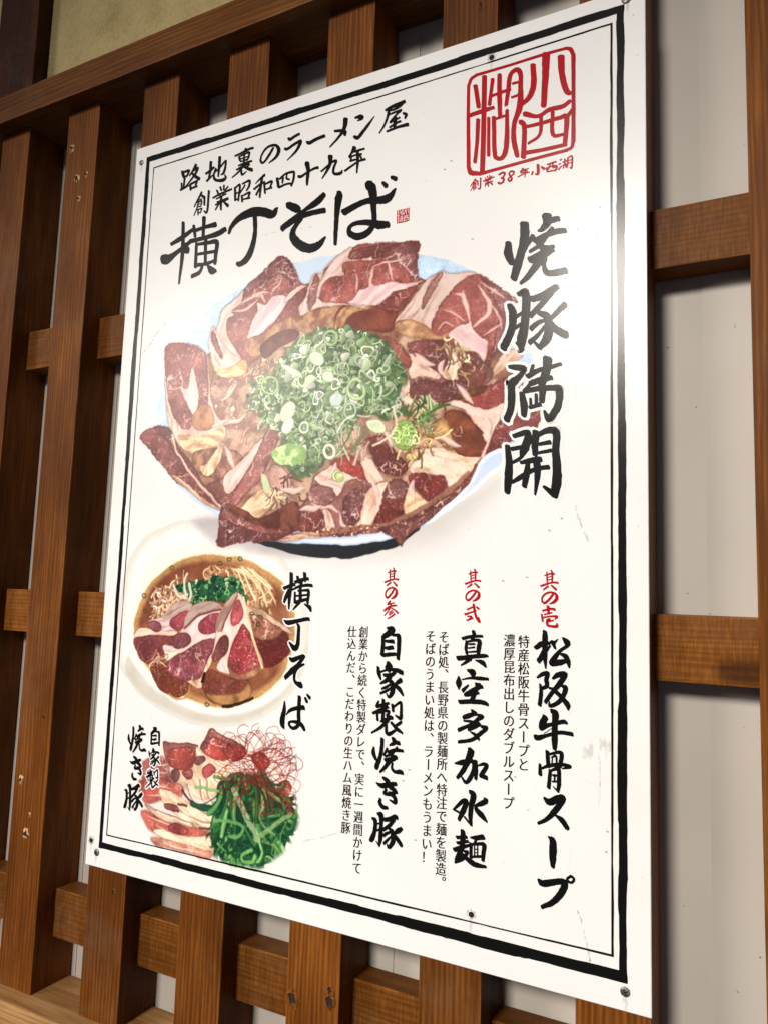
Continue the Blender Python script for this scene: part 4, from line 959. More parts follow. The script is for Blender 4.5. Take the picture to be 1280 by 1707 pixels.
ZL = [0.0]
def sheet(name, pts, y, mat, uv=True):
    """flat printed piece on the poster face"""
    bm = bmesh.new()
    vs = [bm.verts.new((p[0], -y, p[1])) for p in pts]
    f = bm.faces.new(vs)
    if f.normal.y > 0: f.normal_flip()
    bm.normal_update()
    if f.normal.y > 0: f.normal_flip()
    if len(pts) > 4: bmesh.ops.triangulate(bm, faces=[f])
    me = bpy.data.meshes.new(name); bm.to_mesh(me); bm.free()
    if uv:
        l = me.uv_layers.new(name="UVMap")
        for lp in me.loops:
            c = me.vertices[lp.vertex_index].co
            l.data[lp.index].uv = ((c.x + PW) / (2 * PW), (c.z + PH) / (2 * PH))
    o = bpy.data.objects.new(name, me); COL.objects.link(o); P_(o)
    me.materials.append(mat)
    return o
e = 0.0006
sheet("printed_face", [(-PW + e, -PH + e), (PW - e, -PH + e), (PW - e, PH - e), (-PW + e, PH - e)], 0.00008, M_print)
o = sheet("bowl_picture", [tuple(p) for p in catmull(fr(PX, [(230, 715), (262, 700), (262, 640), (270, 570), (300, 520), (350, 480), (450, 420), (600, 398), (705, 398), (780, 430), (850, 470), (905, 560), (905, 700), (880, 760), (790, 850), (690, 915), (600, 940), (500, 935), (420, 912), (360, 915), (355, 880), (280, 820), (232, 740)]), 3, True)], 0.00012, M_print)
o['label'] = "large bowl covered in marbled pork slices with a heap of spring onion"
o = sheet("bowl_picture", [tuple(p) for p in catmull(fr(B, [(45, 900), (60, 650), (100, 300), (220, 120), (380, 40), (520, 30), (640, 190), (900, 260), (1060, 270), (1190, 400), (1245, 680), (1200, 1000), (1050, 1220), (850, 1292), (640, 1300), (430, 1250), (250, 1160), (110, 1050)]), 3, True)], 0.00014, M_print)
o['label'] = "small white bowl of noodles in brown soup with three pork slices"
o = sheet("plate_picture", [tuple(p) for p in catmull(fr(Cc, [(150, 460), (200, 320), (330, 180), (560, 130), (660, 85), (860, 110), (1060, 200), (1180, 440), (1190, 640), (1100, 880), (920, 985), (700, 965), (480, 900), (300, 840), (200, 740), (160, 600)]), 3, True)], 0.00016, M_print)
o['label'] = "sliced roast pork with dark greens and red chilli threads"

# border frames with a rough brushed edge
def frame_mesh(name, outer, inner, amp, seed, y, step=0.004):
    R_ = np.random.default_rng(seed)
    def walk(c):
        out = []
        for i in range(4):
            a = np.array(c[i]); b_ = np.array(c[(i + 1) % 4]); n = max(2, int(np.linalg.norm(b_ - a) / 0.004))
            for t in range(n): out.append(a + (b_ - a) * t / n)
        return out
    V, F = [], []
    for s in range(4):
        oa, ob = np.array(outer[s]), np.array(outer[(s + 1) % 4]); ia, ib = np.array(inner[s]), np.array(inner[(s + 1) % 4])
        n = int(np.linalg.norm(ob - oa) / step)
        nrm = (oa + ob) / 2 - (ia + ib) / 2; nrm /= np.linalg.norm(nrm)
        jo = np.convolve(R_.normal(size=n + 9), np.ones(7) / 7, 'same')[4:n + 5] * amp
        ji = np.convolve(R_.normal(size=n + 9), np.ones(9) / 9, 'same')[4:n + 5] * amp
        for arr in (jo, ji):
            for q in range(4):
                k0 = int(R_.integers(5, n - 5)); arr[k0:k0 + int(R_.integers(6, 40))] += amp * R_.choice([-0.9, 0.9])
            arr[:2] = 0; arr[-2:] = 0
        base = len(V)
        for t in range(n + 1):
            u = t / n
            p = oa + (ob - oa) * u + nrm * jo[t]; q = ia + (ib - ia) * u + nrm * ji[t]
            V.append((p[0], -y, p[1])); V.append((q[0], -y, q[1]))
        for t in range(n):
            F.append((base + 2 * t, base + 2 * t + 2, base + 2 * t + 3, base + 2 * t + 1))
    me = bpy.data.meshes.new(name); me.from_pydata(V, [], F); me.update()
    bm = bmesh.new(); bm.from_mesh(me); bmesh.ops.recalc_face_normals(bm, faces=list(bm.faces))
    if sum(f.normal.y for f in bm.faces) > 0: bmesh.ops.reverse_faces(bm, faces=list(bm.faces))
    bm.to_mesh(me); bm.free()
    o = bpy.data.objects.new(name, me); COL.objects.link(o); P_(o); me.materials.append(M_black)
    return o
mm_ = lambda L: [(a / 1000, b_ / 1000) for a, b_ in L]
frame_mesh("border_band", mm_([(-279.5, 405.0), (279.7, 406.0), (279.8, -400.0), (-278.3, -399.6)]), mm_([(-274.0, 398.0), (273.0, 399.0), (273.4, -391.5), (-273.2, -392.8)]), 0.0006, 5, 0.0002)
frame_mesh("border_line", mm_([(-267.3, 389.0), (269.6, 392.0), (269.6, -383.2), (-268.2, -385.0)]), mm_([(-265.8, 387.5), (267.7, 390.2), (267.7, -381.4), (-266.7, -383.5)]), 0.00022, 6, 0.0002)

# ------------------------------------------------------------------ brush lettering
def stroke_mesh(V, F, pts, wd, y, rr, grow=0.0):
    """pts (n,2) metres, wd (n) metres: one brush stroke as a strip with rounded ends"""
    P = np.column_stack([pts, wd])
    C = catmull(P, 5) if len(P) > 2 else np.array([P[0] + (P[1] - P[0]) * t for t in np.linspace(0, 1, 6)])
    n = len(C)
    tg = np.gradient(C[:, :2], axis=0); tg /= (np.linalg.norm(tg, axis=1)[:, None] + 1e-9)
    nr = np.column_stack([-tg[:, 1], tg[:, 0]])
    h = np.maximum(C[:, 2], 0.0002) / 2 * 1.22 + 0.00010
    jl = 1 + rr.normal(size=n) * 0.035; jr = 1 + rr.normal(size=n) * 0.035
    Lp = C[:, :2] + nr * (h * jl + grow)[:, None]; Rp = C[:, :2] - nr * (h * jr + grow)[:, None]
    base = len(V)
    for i in range(n):
        yy = y - i * 4e-8
        V.append((Lp[i][0], yy, Lp[i][1])); V.append((Rp[i][0], yy, Rp[i][1]))
    for i in range(n - 1):
        F.append((base + 2 * i, base + 2 * i + 1, base + 2 * i + 3, base + 2 * i + 2))
    for end, i, sgn in ((0, 0, -1), (1, n - 1, 1)):
        hh = h[i] + grow
        k0 = len(V)
        tip = (-0.75, 0.66) if end == 0 else (0.55, -0.83)
        for a in (-62, -30, 0, 30, 62):
            ca, sa = math.cos(math.radians(a)), math.sin(math.radians(a))
            d = tg[i] * sgn * ca * 0.75 + nr[i] * sa
            al = max(0.0, (d[0] * tip[0] + d[1] * tip[1]) / (np.linalg.norm(d) + 1e-9))
            q = C[i, :2] + d * hh * (0.86 + 0.5 * al ** 4 + rr.normal() * 0.04)
            V.append((q[0], y - i * 4e-8, q[1]))
        F.append((base + 2 * i + 1, k0, k0 + 1, k0 + 2, k0 + 3, k0 + 4, base + 2 * i))
    # round blots at sharp bends keep the corners full
    for i in range(2, n - 2, 2):
        if np.dot(tg[i - 2], tg[i + 2]) < 0.75:
            c0 = len(V)
            for a in range(10):
                V.append((C[i, 0] + (h[i] + grow) * math.cos(a * 0.6283), y - 1.2e-6 - i * 4e-8, C[i, 1] + (h[i] + grow) * math.sin(a * 0.6283)))
            F.append(tuple(range(c0, c0 + 10)))

def finish(name, V, F, mat, flip=True):
    me = bpy.data.meshes.new(name); me.from_pydata(V, [], F); me.update()
    bm = bmesh.new(); bm.from_mesh(me)
    for f in bm.faces:
        if f.normal.y > 0: f.normal_flip()
    bm.to_mesh(me); bm.free()
    o = bpy.data.objects.new(name, me); COL.objects.link(o); P_(o); me.materials.append(mat)
    return o

def parse(frame, s):
    out = []
    for st in s.split(';'):
        v = list(map(float, st.split()))
        if not v: continue
        a = np.array(v).reshape(-1, 3)
        pts = fr(frame, a[:, :2])
        wd = np.array([mpp(frame, q) for q in a[:, :2]]) * a[:, 2]
        out.append([pts, wd])
    return out

def character(name, strokes, mat, halo=0.0, wscale=1.0, y0=-0.00030, thing="character"):
    rr = np.random.default_rng(sum(map(ord, name)) + len(strokes))
    if halo:
        V, F = [], []
        for i, (p, wd) in enumerate(strokes): stroke_mesh(V, F, p, wd * wscale, -0.00022 - i * 1e-6, rr, halo)
        finish("halo", V, F, M_white)
    V, F = [], []
    for i, (p, wd) in enumerate(strokes): stroke_mesh(V, F, p, wd * wscale, y0 - i * 2.6e-6, rr)
    return finish(thing, V, F, mat)

def bbox(st):
    a = np.concatenate([p for p, w_ in st]); return a.min(0), a.max(0)
def refit(st, frame, box, ws=1.0):
    """the same character again at another place: box = crop pixels (x0,y0,x1,y1), corners read on the photograph"""
    x0, y0, x1, y1 = box
    q = fr(frame, [(x0, y0), (x1, y0), (x0, y1), (x1, y1)])   # tl, tr, bl, br
    lo, hi = bbox(st)
    out = []
    s = ws * 0.5 * (np.linalg.norm(q[1] - q[0]) / (hi[0] - lo[0]) + np.linalg.norm(q[2] - q[0]) / (hi[1] - lo[1]))
    for p, wd in st:
        u = (p[:, :1] - lo[0]) / (hi[0] - lo[0]); v = (hi[1] - p[:, 1:]) / (hi[1] - lo[1])
        r_ = q[0] * (1 - u) * (1 - v) + q[1] * u * (1 - v) + q[2] * (1 - u) * v + q[3] * u * v
        out.append([r_, wd * s])
    return out
def refit_mm(st, cx, cz, wmm, hmm, ws=1.0):
    lo, hi = bbox(st); out = []
    c = (lo + hi) / 2; k = np.array([wmm / 1000 / (hi[0] - lo[0]), hmm / 1000 / (hi[1] - lo[1])])
    for p, wd in st: out.append([(p - c) * k + np.array([cx, cz]), wd * k.mean() * ws])
    return out

FT = (230, 150, 2.56); FS = (740, 60, 3.657); FA = (800, 340, 4.414); FB = (800, 590, 4.414)
L1 = (290, 230, 9.143); L2 = (420, 190, 9.143); L3 = (550, 150, 8.533); LR = (770, 250, 6.737)
Y1 = (460, 940, 10.67); Y2 = (460, 1080, 10.67); G1 = (620, 935, 15.52); G2 = (760, 940, 6.4)
H1 = (600, 1040, 8.54); H2 = (600, 1220, 8.54); H3 = (745, 1040, 8.54); H4 = (745, 1240, 7.76); H5 = (880, 1040, 7.76); H6 = (880, 1240, 5.89)
HS = (195, 1200, 10.04)
G = {}
def g(key, frame, s): G[key] = parse(frame, s)
# title
g('yoko', FT, "110 722 34 130 722 34 160 700 20 225 648 16;145 658 14 190 630 20 236 596 14;195 567 14 194 640 16 190 720 16 177 826 8;196 655 14 212 686 26;240 580 12 246 625 12;284 545 16 280 625 14;240 602 14 290 585 14 332 574 20;225 646 16 290 630 16 345 612 22 374 594 20;252 655 12 247 755 14;250 660 10 300 652 14 338 650 18 334 700 16 330 740 14;250 702 10 335 688 12;291 640 14 289 745 12;248 748 14 290 742 12 335 726 12;276 755 12 262 780 16 232 795 16;300 750 10 318 772 26 334 772 12")
g('cho', FT, "390 612 12 400 585 18 430 550 26 480 524 34 530 520 34 575 532 30 590 512 20 597 503 8;500 530 18 502 600 18 492 660 22 470 715 28 440 742 22 424 740 14")
g('so', FT, "642 490 24 680 508 30 694 518 10;794 448 24 765 478 30 710 515 16 650 562 22 618 590 26;622 588 22 680 548 24 740 526 20 796 514 22;700 548 16 668 590 22 662 625 28 690 660 34 730 676 34 770 664 32 800 628 10")
g('ba', FT, "860 438 20 858 460 32 850 530 22 845 610 18 843 658 14;882 522 30 930 494 26 980 474 24 1030 470 30 1070 460 34 1098 422 10;985 402 34 1002 430 36 1006 500 24 1008 560 22 985 605 28 940 626 28 905 612 22 905 585 18 935 568 18 990 566 24 1030 576 32 1066 574 26;1045 395 12 1060 410 18;1082 372 14 1100 380 18")
# column of four large characters
g('yaki', FA, "208 290 36 205 360 50 234 435 36;325 150 52 325 250 54 300 360 50 272 460 52 248 545 44;388 240 34 345 300 26 305 380 26;490 90 56 492 140 50 455 185 34 425 198 12;500 125 40 572 108 34;400 272 30 470 236 34 560 202 36 622 196 30;530 182 30 490 230 30 440 300 26 365 350 22;415 275 26 455 320 36 505 330 42 536 312 26;372 412 46 450 378 58 525 335 40;455 385 56 400 470 46 345 540 36 298 582 22;478 400 26 468 455 24 490 505 34 560 505 42 626 490 42")
g('buta', FA, "288 665 34 330 650 44 338 760 52 325 900 52 305 1000 60 302 1080 26;305 1070 20 262 1020 10;215 745 30 238 800 46 236 900 46 205 990 48 172 1055 50;245 845 24 310 800 22;232 930 22 300 885 24;382 700 40 450 680 46 520 640 50 560 610 40;525 650 36 450 740 38 372 820 38;430 800 28 490 830 44 505 910 50 490 990 58 440 1055 34;485 855 18 430 872 30 375 915 36;475 900 20 425 965 26 365 1018 36;440 1058 26 385 1005 12;622 742 42 560 800 34 505 860 22;500 862 30 560 925 40 630 965 46")
g('man', FB, "215 95 22 270 100 36 322 112 36 290 165 36 240 210 56 218 225 40;228 225 44 230 330 46 222 410 44 195 480 46;375 130 22 388 85 22;352 165 36 420 125 32 510 100 28 590 75 24;495 40 56 485 130 52 450 220 52;372 218 34 450 190 38 522 175 30;335 258 22 390 200 30;305 290 30 322 380 44 322 450 36;325 275 30 430 255 34 530 250 36 580 262 44 575 370 46 545 430 48 505 480 40 470 418 14;462 250 44 452 345 36;365 395 22 440 372 28;370 330 16 372 385 18;412 300 20 412 375 22")
g('hira', FB, "250 605 28 300 588 34 350 580 34 345 640 50 320 710 50 298 765 16;200 680 30 212 800 44 208 900 50 200 1015 38;232 700 26 310 685 26;225 805 20 290 770 22 355 700 14;412 580 46 402 650 44 404 740 34;420 602 28 480 568 36 545 565 44 562 610 44 555 720 46 565 850 52 560 960 58 545 1040 46;540 1030 40 465 975 16;430 665 22 512 650 28;420 730 18 522 710 24;300 800 22 370 785 34 442 775 34;235 945 22 310 900 34 400 850 28 500 832 30;350 800 28 342 880 40 325 970 34;412 780 44 422 880 40 404 1034 14")
# two heading lines
g('ro', L1, "135 515 34 150 570 34 155 610 16;140 530 22 232 498 30 215 560 28 200 590 18;155 592 20 212 576 20;172 610 26 162 690 26 155 760 22;110 792 28 165 760 28 245 718 14;122 690 20 128 775 24;342 412 38 295 500 28 245 575 20;300 500 22 368 462 34 325 560 30 235 680 20 185 740 12;275 535 22 340 590 32 394 625 34;255 710 28 262 790 26;265 702 24 330 670 26 358 660 26 338 722 26;265 772 22 358 736 24")
g('chi', L1, "570 370 36 562 500 34 540 600 24;495 545 28 560 500 32 616 447 28;510 655 30 560 602 26 598 565 14;705 295 38 698 420 36 682 585 22;612 540 14 690 470 20 765 380 24 798 352 24 790 440 28 765 530 34 722 562 12;645 470 26 615 560 26 625 625 28 680 650 30 760 640 42 795 605 30 780 560 12")
g('ura', L1, "1100 168 30 1112 205 26;940 275 22 1040 230 28 1140 175 28 1212 152 28;1000 290 26 1012 340 26;1005 285 18 1080 250 18 1152 220 26 1142 300 26 1115 342 18;1010 325 14 1130 285 14;1020 362 16 1130 325 18;1080 220 22 1072 400 24;992 422 20 1085 385 24 1188 352 26;962 485 22 1060 432 26 1150 392 20;1070 425 26 985 525 24 892 605 14;1030 475 24 1045 560 26 1110 512 14;1062 432 20 1130 465 34 1196 490 38;1160 402 18 1112 452 18")
g('no', L2, "330 520 30 260 640 34 182 742 26 140 720 26 150 640 24 210 540 28 290 485 28 375 482 30 415 555 46 375 655 38 262 750 12")
g('ra', L2, "560 372 26 590 388 36 660 340 34 726 305 32;505 530 26 545 535 34 640 470 34 740 412 34 735 460 44 675 570 32 545 705 12")
g('bou', L2, "838 425 24 885 440 42 980 388 40 1108 336 40")
g('me', L3, "228 418 58 212 530 48 150 645 34 5 812 18;72 586 24 150 580 34 212 600 48 216 642 30")
g('n', L3, "362 396 22 430 380 46 458 402 42 395 440 12;350 665 32 400 680 42 460 610 42 560 480 32 634 376 10")
g('ya', L3, "795 288 28 880 240 38 1058 165 40;1056 165 32 990 230 36 900 282 24 815 290 18;842 262 38 820 380 32 770 510 24 706 612 18;845 350 20 920 318 24 1010 285 26;1005 300 22 950 345 24 862 450 26 880 455 18 990 392 22;1040 330 24 1082 352 32 1066 400 26;930 400 44 918 520 38;850 532 24 925 480 24 1000 445 26;812 590 26 960 530 30 1102 492 42")
g('sou', L1, "430 830 28 380 925 24 315 1050 16;430 878 24 475 912 34;392 942 14 428 932 14;375 982 16 430 962 18 420 1030 16;380 1012 10 425 1002 10;382 960 20 362 1060 18 312 1184 12;358 1052 12 420 1040 12;372 1090 18 376 1170 18;378 1092 14 430 1076 18 410 1140 14;370 1146 12 410 1132 12;472 930 24 470 1020 24;540 810 30 530 950 28 520 1080 28 500 1140 26 462 1108 10")
g('gyou', L1, "712 748 22 730 800 22;770 722 22 765 792 22;662 800 22 682 850 22;830 742 22 782 800 18;602 915 22 700 860 24 884 780 24;702 870 12 720 910 12;770 842 16 742 880 12;652 930 18 800 852 18;662 980 16 830 915 20;640 1020 18 740 975 20 832 930 22;728 890 32 722 1000 32 724 1095 22;700 990 22 640 1092 20;762 972 18 828 1032 36")
g('shou', L1, "938 760 28 942 950 28;945 758 22 1010 715 26 1000 850 26 986 955 24;942 850 16 995 828 16;945 942 16 990 928 16;1052 700 20 1158 652 28 1148 740 28 1112 800 22;1090 720 22 1040 800 20 1000 862 12;1042 880 26 1047 970 24;1052 882 18 1158 832 28 1130 922 24;1062 935 18 1162 912 20")
g('wa', L2, "200 930 34 130 990 24 62 1062 12;42 1145 28 120 1080 26 200 1032 20;162 970 32 142 1100 34 125 1270 24;132 1112 22 72 1230 30;192 1050 26 206 1208 24;202 1072 22 308 1028 28 285 1112 24;222 1150 20 308 1122 24")
g('shi', L2, "392 985 36 410 1110 34;430 990 26 520 912 24 620 885 28 648 900 28 635 1010 30 606 1092 28;480 970 28 470 1050 22;542 920 20 532 980 22 578 1000 20;420 1120 28 520 1072 24 602 1060 22")
g('juu', L2, "712 950 28 755 955 34 850 890 26 960 830 30 1010 818 34;845 752 60 862 860 46 850 1000 38 846 1082 24")
g('kyuu', L2, "1200 650 60 1196 760 46 1140 880 34 1072 985 14;1062 875 24 1150 800 26 1240 726 28 1288 722 32 1252 820 32 1248 900 28 1300 915 34 1362 898 40 1375 860 16")
g('nen', L3, "350 828 56 312 900 30 275 945 20;342 880 24 490 836 24;285 962 22 370 925 20 452 912 22;292 1012 22 370 990 22;302 930 22 306 1010 22;218 1150 28 330 1070 24 420 1012 24 502 986 28;395 870 34 400 1000 34 386 1178 18;430 930 18 458 988 22")
# red line under the seal
g('three', LR, "415 278 18 450 255 16 476 264 18 464 300 14 438 315 12 464 325 16 458 360 18 425 378 16 403 366 18")
g('eight', LR, "580 246 16 545 240 14 526 270 14 545 300 16 555 330 18 532 350 16 515 330 14 540 300 12 575 270 14 580 246 14")
g('small', LR, "850 170 24 850 265 24 817 270 8;792 245 16 780 275 16;888 190 14 916 212 24")
g('nishi', LR, "952 165 12 1050 132 16;942 205 14 956 245 14;946 205 12 1010 182 12 1060 185 18 1045 235 14;985 165 12 966 215 12;1015 150 12 1016 195 12 1040 198 8;957 245 12 1050 225 12")
g('mizuumi', LR, "1100 115 14 1114 106 12;1085 160 12 1100 155 12;1080 220 14 1115 180 10;1130 140 12 1170 122 12;1150 100 12 1150 175 12;1135 170 10 1135 205 10;1135 170 10 1165 160 10 1160 195 10;1185 90 12 1180 170 12 1172 200 8;1190 86 10 1232 74 14 1228 200 14 1206 195 6;1185 120 8 1228 110 8;1185 150 8 1228 140 8")
# small column beside the noodle bowl
g('yoko2', Y1, "280 175 56 280 350 58 252 550 58 236 800 26;152 435 46 250 390 48 338 366 46;240 480 58 190 580 58 152 680 36;392 232 46 412 330 38;520 172 52 520 300 48;352 325 46 470 282 48 578 265 46;302 460 28 420 402 38 560 380 44 646 386 44;345 510 34 342 690 38;402 480 28 520 470 34 588 490 48 568 690 44;362 570 26 580 550 30;352 682 46 480 650 46 578 622 38;470 280 48 442 440 48 442 640 56;430 680 48 312 812 26;512 712 18 600 770 58 628 836 36")
g('cho2', Y1, "152 1005 20 230 1045 66 400 1012 52 560 980 52 600 998 36;382 1060 24 412 1120 48 405 1300 56 390 1440 66 335 1500 76 242 1392 24")
g('so2', Y2, "252 185 36 310 215 66 420 168 56 490 150 56 516 152 36;500 170 48 400 300 58 280 420 78 172 528 58;508 292 30 420 330 48 352 400 56 332 520 42 352 610 44 440 660 84 458 665 72")
g('ba2', Y2, "160 950 22 155 1100 58 122 1260 82 122 1360 76 150 1430 30;190 1190 14 260 1110 48 380 1070 58 498 1060 66;425 872 56 420 1000 58 410 1200 58 415 1330 58 380 1400 56 310 1430 46 255 1390 36 242 1332 38 300 1310 38 400 1330 58 470 1380 58 512 1460 44;527 892 38 560 960 44;562 832 32 608 890 48")
# red numerals
g('sono', G1, "555 182 24 575 260 34 565 470 28;465 228 22 465 460 26;420 305 22 530 265 28 612 265 34;470 350 16 550 330 16;480 410 16 550 395 18;335 550 36 470 500 34 590 470 30 682 485 38;480 560 38 430 600 32 380 640 24;550 540 28 638 640 44")
g('no2', G1, "570 730 38 500 850 42 402 952 42 352 900 30 365 800 32 430 722 34 530 692 34 618 742 42 634 840 58 580 930 54 492 982 18")
g('san', G1, "470 1038 34 440 1090 46 410 1120 38 470 1110 24 575 1086 24;318 1290 38 400 1222 44 490 1170 38 628 1150 34;490 1120 28 470 1200 32 400 1320 24 326 1412 22;500 1222 24 600 1280 32 668 1350 40;520 1280 24 442 1350 24;550 1322 24 442 1400 24;588 1370 32 500 1440 32 407 1488 24")
g('ni', G2, "118 487 14 180 458 14;95 538 20 150 520 14 210 497 12;122 560 12 160 560 12 145 582 12;115 602 14 175 577 16;186 432 20 195 500 20 215 570 20 250 620 20 236 566 6;216 460 14 240 480 18")
g('ichi', G2, "922 500 16 1000 480 20 1050 486 22;978 455 26 985 530 20;940 540 12 1020 520 12;911 540 16 921 612 16;925 572 14 1000 560 14 1074 562 20 1050 590 10;1000 590 18 972 600 22 972 650 20 1010 665 20 1072 665 26 1070 632 8;985 617 12 1035 602 14")
# three black headline columns
g('ji', H1, "392 58 30 450 80 76 440 112 76 342 182 56;332 190 46 330 300 46 316 440 46;462 165 24 520 160 38 552 190 54 550 350 50 540 495 44;370 247 32 472 250 46;350 337 24 400 345 44 462 335 48;332 447 44 420 435 44 508 430 38")
g('ie', H1, "405 552 46 410 620 96 415 685 26;262 620 36 275 710 46 300 792 20;300 682 22 400 652 28 520 660 48 598 695 54;347 730 38 440 730 48 498 690 38;432 750 56 370 810 48 292 848 22;410 790 38 460 860 58 460 970 58 412 1042 32 376 985 12;432 860 22 370 900 32 312 924 24;452 900 22 380 950 32 292 988 28;582 802 58 540 830 48 492 870 28;480 860 36 560 930 48 612 1018 24")
g('sei', H1, "270 1102 26 240 1168 32;240 1180 34 330 1150 38 408 1130 30;192 1270 34 300 1220 38 398 1182 34;335 1082 36 332 1230 44 325 1365 38;245 1250 28 255 1370 30;262 1270 22 360 1240 28 410 1250 38 392 1300 28;462 1152 36 470 1240 34;472 1190 22 550 1125 30 582 1130 34 585 1250 36 575 1345 44 502 1300 16;302 1390 28 370 1360 38 450 1332 46;382 1300 36 458 1340 38;400 1370 46 300 1470 38 168 1550 20;375 1430 32 377 1540 38 420 1565 46 518 1502 26;588 1395 32 540 1430 38 502 1450 22;442 1402 28 520 1490 44 602 1555 24")
g('yaki2', H2, "200 218 22 196 300 50 230 395 30;320 102 44 312 230 46 290 350 48 242 490 58 245 528 28;388 240 32 342 330 28;470 92 44 490 150 56 422 190 22;482 150 38 556 160 48;402 280 28 500 260 42 608 270 34;530 222 28 450 310 32 362 350 24;402 292 28 460 340 38 518 360 38;362 400 42 450 390 58 518 365 44;420 410 58 360 500 44 288 570 26;460 442 24 455 520 32 500 570 38 570 570 54 606 590 38")
g('ki', H2, "332 652 34 390 700 56 430 780 56 490 830 48 500 855 44;237 725 18 310 765 56 430 750 56 510 740 44;345 870 42 400 888 42 450 880 44 515 852 48;372 820 38 347 878 38;420 870 46 490 930 48 500 1008 44 417 967 14;292 957 36 285 1010 44 330 1070 48 388 1080 38")
g('buta2', H2, "258 1167 34 300 1185 66 305 1300 46 295 1500 54 276 1628 22;276 1620 20 232 1552 10;182 1232 32 220 1260 48 215 1400 48 172 1525 58 142 1540 28;232 1312 18 290 1300 18;232 1410 20 290 1380 24;347 1250 44 430 1240 54 500 1212 56 532 1230 34;490 1250 38 420 1330 44 337 1390 38;412 1370 28 460 1430 56 470 1550 58 412 1645 38 382 1592 12;442 1420 22 370 1450 38 342 1480 32;450 1480 18 390 1540 32 342 1588 34;588 1380 48 540 1410 58 482 1450 28;480 1460 38 540 1540 48 588 1618 44")
g('shin', H3, "375 108 42 380 170 46 332 248 22;222 210 38 330 182 38 498 175 30;280 252 38 267 350 38 280 428 28;302 250 24 400 232 34 460 250 48 450 340 56 442 430 38;312 290 22 390 285 24;302 345 18 388 332 22;292 402 18 420 392 24;155 490 56 250 480 54 400 462 48 530 455 46 578 460 24;330 490 56 260 550 34 197 588 18;402 517 14 500 550 54 548 608 28")
g('kuu', H3, "287 657 22 360 690 76 370 745 46;165 752 22 165 840 74 166 928 18;212 792 14 330 770 28 450 775 44 578 785 34;300 872 22 222 948 46;402 840 18 440 880 76 498 900 38;450 900 56 330 970 56 262 1008 46 330 1000 48 440 980 38;400 970 56 352 1085 54;178 1112 48 350 1105 54 500 1117 54 576 1148 38")
g('ta', H3, "350 1228 28 400 1280 56;400 1272 44 300 1310 58 232 1330 46;440 1300 38 498 1322 48 450 1350 48 340 1430 38 162 1508 46;237 1380 22 340 1390 32 460 1430 46;460 1435 38 380 1470 48 302 1508 34;490 1462 38 558 1485 46 460 1570 48 350 1650 42 162 1680 38;332 1537 18 400 1580 38 453 1648 28")
g('ka', H4, "310 88 76 290 160 76 230 300 56 180 380 48 132 433 38;102 252 18 200 240 58 320 222 46 338 300 30 310 420 48 242 498 38 182 420 16;370 222 36 370 340 48 370 452 34;402 280 18 470 262 36 508 290 46 442 400 48;432 410 46 508 438 46")
g('mizu', H4, "300 618 46 340 670 66 312 800 56 300 950 48 314 1058 22;308 1052 20 222 942 20;82 850 22 200 742 46 248 760 56 200 880 56 152 978 38;88 852 18 200 908 28;480 702 22 498 740 56 420 780 48 352 800 18;372 802 26 380 850 48 450 930 58 513 1008 20")
g('men', H4, "200 1127 48 205 1200 58 187 1345 56;127 1210 36 250 1205 34;132 1280 32 268 1260 32;97 1370 48 180 1340 46 288 1310 28;180 1370 58 132 1470 48 107 1500 28;222 1390 28 265 1400 28 200 1480 46 102 1530 28;182 1422 38 260 1490 48 360 1560 58 498 1590 28;302 1210 18 370 1215 46 465 1205 56;380 1222 28 352 1288 28;307 1292 38 306 1468 34;312 1300 24 430 1292 36 478 1310 46 470 1400 46 460 1505 38;352 1310 14 352 1450 14;392 1310 14 392 1450 14;355 1362 10 388 1362 10;355 1407 10 388 1407 10;312 1460 24 440 1455 28")
g('matsu', H5, "215 102 46 217 200 62 215 400 54 226 575 16;98 310 48 170 260 58 268 250 34;220 330 58 170 430 58 133 478 54;282 282 22 242 338 28;282 240 22 312 240 46 348 318 24;382 198 10 332 248 36;447 182 22 500 240 66 508 280 40 410 350 38 332 450 58 302 510 56 400 500 66 478 480 46;412 387 22 480 420 56 518 500 48 530 565 18")
g('saka', H5, "118 695 22 180 652 44 248 642 48 232 720 48 240 800 46 172 838 36;152 780 22 165 850 38 160 950 44 146 1045 46;318 708 28 380 662 56 476 655 56 400 780 58 330 860 48 222 1008 44;272 830 26 328 840 28;432 800 28 480 832 56 452 930 48 380 1020 46 282 1060 38 272 1002 10;362 882 46 440 960 48 508 1050 58 515 1105 28")
g('ushi', H5, "302 1122 46 350 1170 76 342 1300 62 340 1500 66 340 1615 46;220 1212 66 182 1290 76 172 1355 46 250 1312 44 350 1290 38 450 1265 48 498 1285 28;95 1462 54 130 1473 56 250 1440 38 400 1405 44 566 1425 44;202 1418 6 300 1352 6")
g('hone', H6, "187 77 32 196 220 34;202 102 18 300 82 28 328 110 34 310 218 32;228 132 14 270 120 18 278 188 14;237 130 10 232 190 10;115 202 22 116 298 34;132 240 18 200 215 28 320 202 28 412 225 28 332 243 10;215 262 28 200 428 32;222 262 18 280 242 32 300 260 32 300 400 34 290 468 22;288 462 18 242 417 6;242 310 18 280 310 18;237 370 14 280 370 16;260 300 14 256 370 14")
g('su', H6, "157 532 22 210 570 56 310 530 56 338 550 48 260 660 48 180 740 34 97 778 24;262 697 14 330 750 44 384 828 38")
g('bou2', H6, "198 912 14 240 958 56 240 1100 58 240 1205 34")
g('pu', H6, "102 1337 28 150 1370 54 300 1350 48 358 1370 54 320 1470 54 230 1560 44 133 1600 32;417 1297 22 448 1325 20 430 1360 20 397 1353 20 382 1325 20 417 1297 20")

